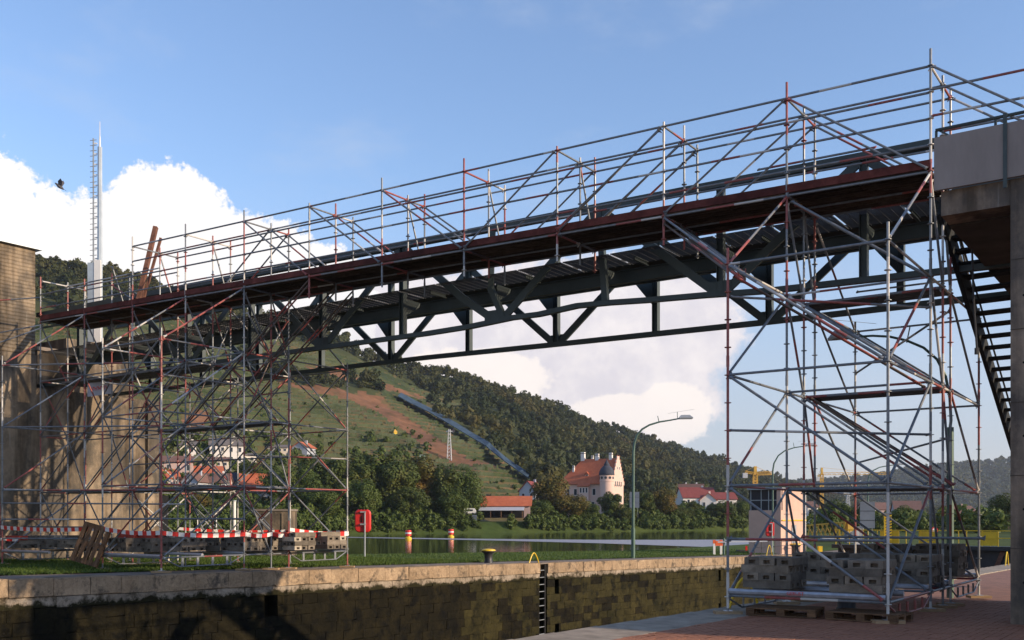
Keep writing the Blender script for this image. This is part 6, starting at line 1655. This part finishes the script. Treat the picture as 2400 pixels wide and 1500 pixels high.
# ================================================================== TREES
def trunk_mesh(seed):
    r = random.Random(seed); mb = MB(); mb.tube([(0, 0, -0.8), (r.uniform(-.1, .1), r.uniform(-.1, .1), 2.5), (r.uniform(-.3, .3), r.uniform(-.3, .3), 6.0), (r.uniform(-.5, .5), r.uniform(-.4, .4), 8.8)], 0.30, 8, 0, 0.05)
    for i in range(6):
        a = r.uniform(0, 6.28); z = r.uniform(2.0, 6.0); L = r.uniform(1.6, 3.0)
        mb.tube([(0, 0, z), (math.cos(a)*L*0.5, math.sin(a)*L*0.5, z+L*0.4), (math.cos(a)*L, math.sin(a)*L, z+L*0.95)], 0.11, 6, 0, 0.025)
    return mb.mesh('trunk', M_BARK, True)
TRK = [trunk_mesh(i) for i in range(4)]
CR = {}
def crown_mesh(var, mat):
    if (var, mat.name) not in CR:
        v = leaf_cloud(8000, (7.5, 6.4, 8.6, 5.6)[var], 10.0, 0.165, (26, 22, 30, 20)[var], 200+var, (0.06, 0.10, 0.04, 0.06)[var], 1.0); CR[(var, mat.name)] = np_mesh('crown', v, quads(len(v)//4), mat)
    return CR[(var, mat.name)]
def tree(label, px, pytop, wpx, Y, var, mat, group, pybase=None, name='tree'):
    zb = float(H(px, Y)) if pybase is None else P(px, pybase, Y).z
    h = EYE+(HOR-pytop)*Y/F-zb; s = h/10.0
    t = thing(name, label, 'tree', ((px-1200)*Y/F, Y, zb), random.uniform(0, 6.28), group)
    tr = obj('trunk', TRK[var], t); cr = obj('crown', crown_mesh(var, mat), t)
    wn_ = wpx*Y/F/((7.5, 6.4, 8.6, 5.6)[var]*0.92)
    tr.scale = (wn_*0.8, wn_*0.8, s); cr.scale = (wn_, wn_, s)
    return t
g1 = 'big trees on the left part of the far bank'
sh = lambda px: float(itp(px, SHORE))
for i, (px, top, w, dy, var, m, lb) in enumerate((
    (352, 1085, 80, 30, 1, M_LEAFC, 'round green tree behind the dark kiosk at the abutment'), (398, 1168, 70, 14, 0, M_LEAF, 'low dark tree behind the left scaffold below the grey gable'),
    (470, 1150, 70, 16, 2, M_LEAFB, 'yellowish tree in the middle of the left scaffold gap'), (540, 1160, 64, 18, 0, M_LEAFC, 'small green tree left of the bright red roof'),
    (590, 1172, 70, 10, 2, M_LEAF, 'dark spreading tree below the bright red roof'), (650, 1160, 60, 12, 1, M_LEAFC, 'green tree right of the bright red roof'),
    (585, 1072, 60, 75, 0, M_LEAF, 'dark tree right of the largest white house'), (640, 1085, 70, 60, 2, M_LEAFC, 'bushy tree under the long cream house'),
    (705, 1075, 120, 18, 2, M_LEAFC, 'bright leafy tree just right of the left scaffold'), (752, 1050, 120, 26, 0, M_LEAF, 'tall dark tree behind the last scaffold leg'),
    (815, 1048, 125, 22, 1, M_LEAF, 'tall tree above the red ring box'), (872, 1052, 120, 26, 3, M_LEAFC, 'slender tall tree right of the ring box'),
    (925, 1050, 130, 20, 0, M_LEAF, 'broad dark tree above the nearer buoy'), (985, 1062, 115, 22, 3, M_LEAFB, 'thin crowned tree between the two buoys'),
    (1040, 1076, 110, 18, 1, M_LEAF, 'dark tree above the farther buoy'), (1086, 1092, 95, 16, 0, M_LEAFC, 'last big tree before the grassy bank with the shed'),
    (1112, 1135, 55, 20, 2, M_LEAF, 'small tree left beside the white caravan'), (845, 1110, 100, 9, 2, M_LEAFC, 'low leafy tree overhanging the water behind the ring box'), (760, 1135, 90, 8, 0, M_LEAFC, 'low bright tree at the waterline by the last scaffold leg'),
    (960, 1130, 100, 8, 2, M_LEAF, 'low dark tree overhanging the water behind the nearer buoy'), (1060, 1150, 80, 7, 0, M_LEAFC, 'low round tree at the waterline behind the farther buoy'))):
    tree(lb, px, top, w, sh(px)+dy, var, m, g1)
g2 = 'trees before the mansion and along the right bank'
for px, top, w, dy, var, m, lb in (
    (1290, 1106, 104, 16, 0, M_LEAFB, 'large autumn tinted tree left of the mansion'), (1258, 1165, 80, 10, 2, M_LEAFC, 'bushy tree beside the right end of the shed'), (1338, 1150, 84, 8, 2, M_LEAFB, 'low tree directly before the mansion oriel'),
    (1380, 1172, 60, 6, 0, M_LEAFC, 'small bush tree at the waterline before the turret'), (1432, 1146, 72, 12, 1, M_LEAF, 'dark tree in front of the mansion turret'), (1462, 1185, 60, 7, 2, M_LEAF, 'dark low tree at the right corner of the mansion'),
    (1512, 1142, 62, 12, 1, M_LEAF, 'dark tree just right of the lone lamp'), (1552, 1138, 78, 14, 0, M_LEAFB, 'golden autumn tree right of the lone lamp'), (1600, 1185, 60, 8, 2, M_LEAF, 'low dark tree at the waterline below the dark red roofs'),
    (1624, 1168, 48, 14, 1, M_LEAF, 'narrow dark tree left of the white gabled house'), (1690, 1172, 72, 8, 0, M_LEAF, 'rounded dark tree right of the white gabled house'), (1733, 1168, 56, 10, 2, M_LEAFC, 'tree behind the left front scaffold leg of the right tower'), (1762, 1175, 60, 16, 0, M_LEAF, 'tree hidden left behind the pink hut')):
    tree(lb, px, top, w, sh(px)+dy, var, m, g2)
g3 = 'trees beyond the lock gate'
for px, top, w, Y, var, m, lb in (
    (1962, 1168, 70, 260, 0, M_LEAFC, 'green tree above the yellow boom tip'), (1925, 1185, 60, 300, 2, M_LEAF, 'tree behind the yellow boom'), (2010, 1180, 60, 250, 1, M_LEAFC, 'tree left behind the grey sign board'), (2060, 1200, 50, 210, 2, M_LEAF, 'tree behind the yellow striped board'),
    (2116, 1182, 84, 190, 0, M_LEAFC, 'rounded tree right of the yellow striped board'), (2165, 1205, 60, 210, 2, M_LEAF, 'low tree above the middle yellow panel'), (2215, 1200, 70, 240, 1, M_LEAFC, 'tree hidden behind the near lamp pole'),
    (2262, 1228, 70, 170, 2, M_LEAFC, 'low bushy tree above the gate railing'), (2310, 1222, 80, 180, 2, M_LEAFC, 'wide bush right of the rear scaffold leg'), (2362, 1152, 95, 230, 0, M_LEAF, 'tall dark tree partly hidden by the concrete pillar'), (2330, 1195, 60, 260, 1, M_LEAF, 'dark tree below the blue hill on the right'), (2430, 1160, 90, 240, 2, M_LEAF, 'tree behind the concrete pillar')):
    tree(lb, px, top, w, Y, var, m, g3, 1250 if Y < 230 else 1238)
# shrubs along the waterline and under the trees: one uncountable mass
def bank_shrubs():
    r = np.random.default_rng(21); pts = []; hs = []
    for _ in range(900):
        px = r.uniform(280, 1900); 
        if 1118 < px < 1232 and r.random() < 0.93: continue
        Y = sh(px)+r.uniform(1.5, 9); z = float(H(px, Y)); pts.append(((px-1200)*Y/F, Y, z)); hs.append(r.uniform(2.0, 5.5))
    for _ in range(420):
        px = r.uniform(330, 1110); Y = sh(px)+r.uniform(8, 45); z = float(H(px, Y)); pts.append(((px-1200)*Y/F, Y, z)); hs.append(r.uniform(3.5, 7.5))
    for _ in range(260):
        px = r.uniform(1440, 1960); Y = sh(px)+r.uniform(10, 90); z = float(H(px, Y)); pts.append(((px-1200)*Y/F, Y, z)); hs.append(r.uniform(4, 9))
    for _ in range(330):
        px = r.uniform(1900, 2600); Y = r.uniform(170, 420); pts.append(((px-1200)*Y/F, Y, -1.0)); hs.append(r.uniform(2, 7))
    forest('shrubs', pts, hs, 220, 0.075, 300, M_LEAFC)
bank_shrubs()
# grass blades on the far quay
def grass():
    r = np.random.default_rng(33); N = 90000
    d = np.where(r.random(N) < 0.6, r.uniform(-14, 14, N), r.uniform(-14, 58, N)); q = 1.85+r.random(N)**1.2*12.0
    q = np.where((d < -8.3), 1.8+r.random(N)*2.4, q)
    zz = np.clip(0.07-0.0195*d, -0.95, 0.27)+0.03
    x = E0.x+V.x*d-U.x*q; y = E0.y+V.y*d-U.y*q
    h = r.uniform(0.02, 0.085, N); a = r.uniform(0, 6.28, N); w = r.uniform(0.010, 0.026, N); lx, ly = r.normal(0, 0.05, N), r.normal(0, 0.05, N)
    V_ = np.stack([np.stack([x-np.cos(a)*w, y-np.sin(a)*w, zz-0.02], 1), np.stack([x+np.cos(a)*w, y+np.sin(a)*w, zz-0.02], 1), np.stack([x+lx+np.cos(a)*w*.2, y+ly+np.sin(a)*w*.2, zz+h], 1), np.stack([x+lx-np.cos(a)*w*.2, y+ly-np.sin(a)*w*.2, zz+h], 1)], 1)
    stuff(obj('grass', np_mesh('grass', V_.reshape(-1, 3), quads(N), M_GRASSB)))
grass()
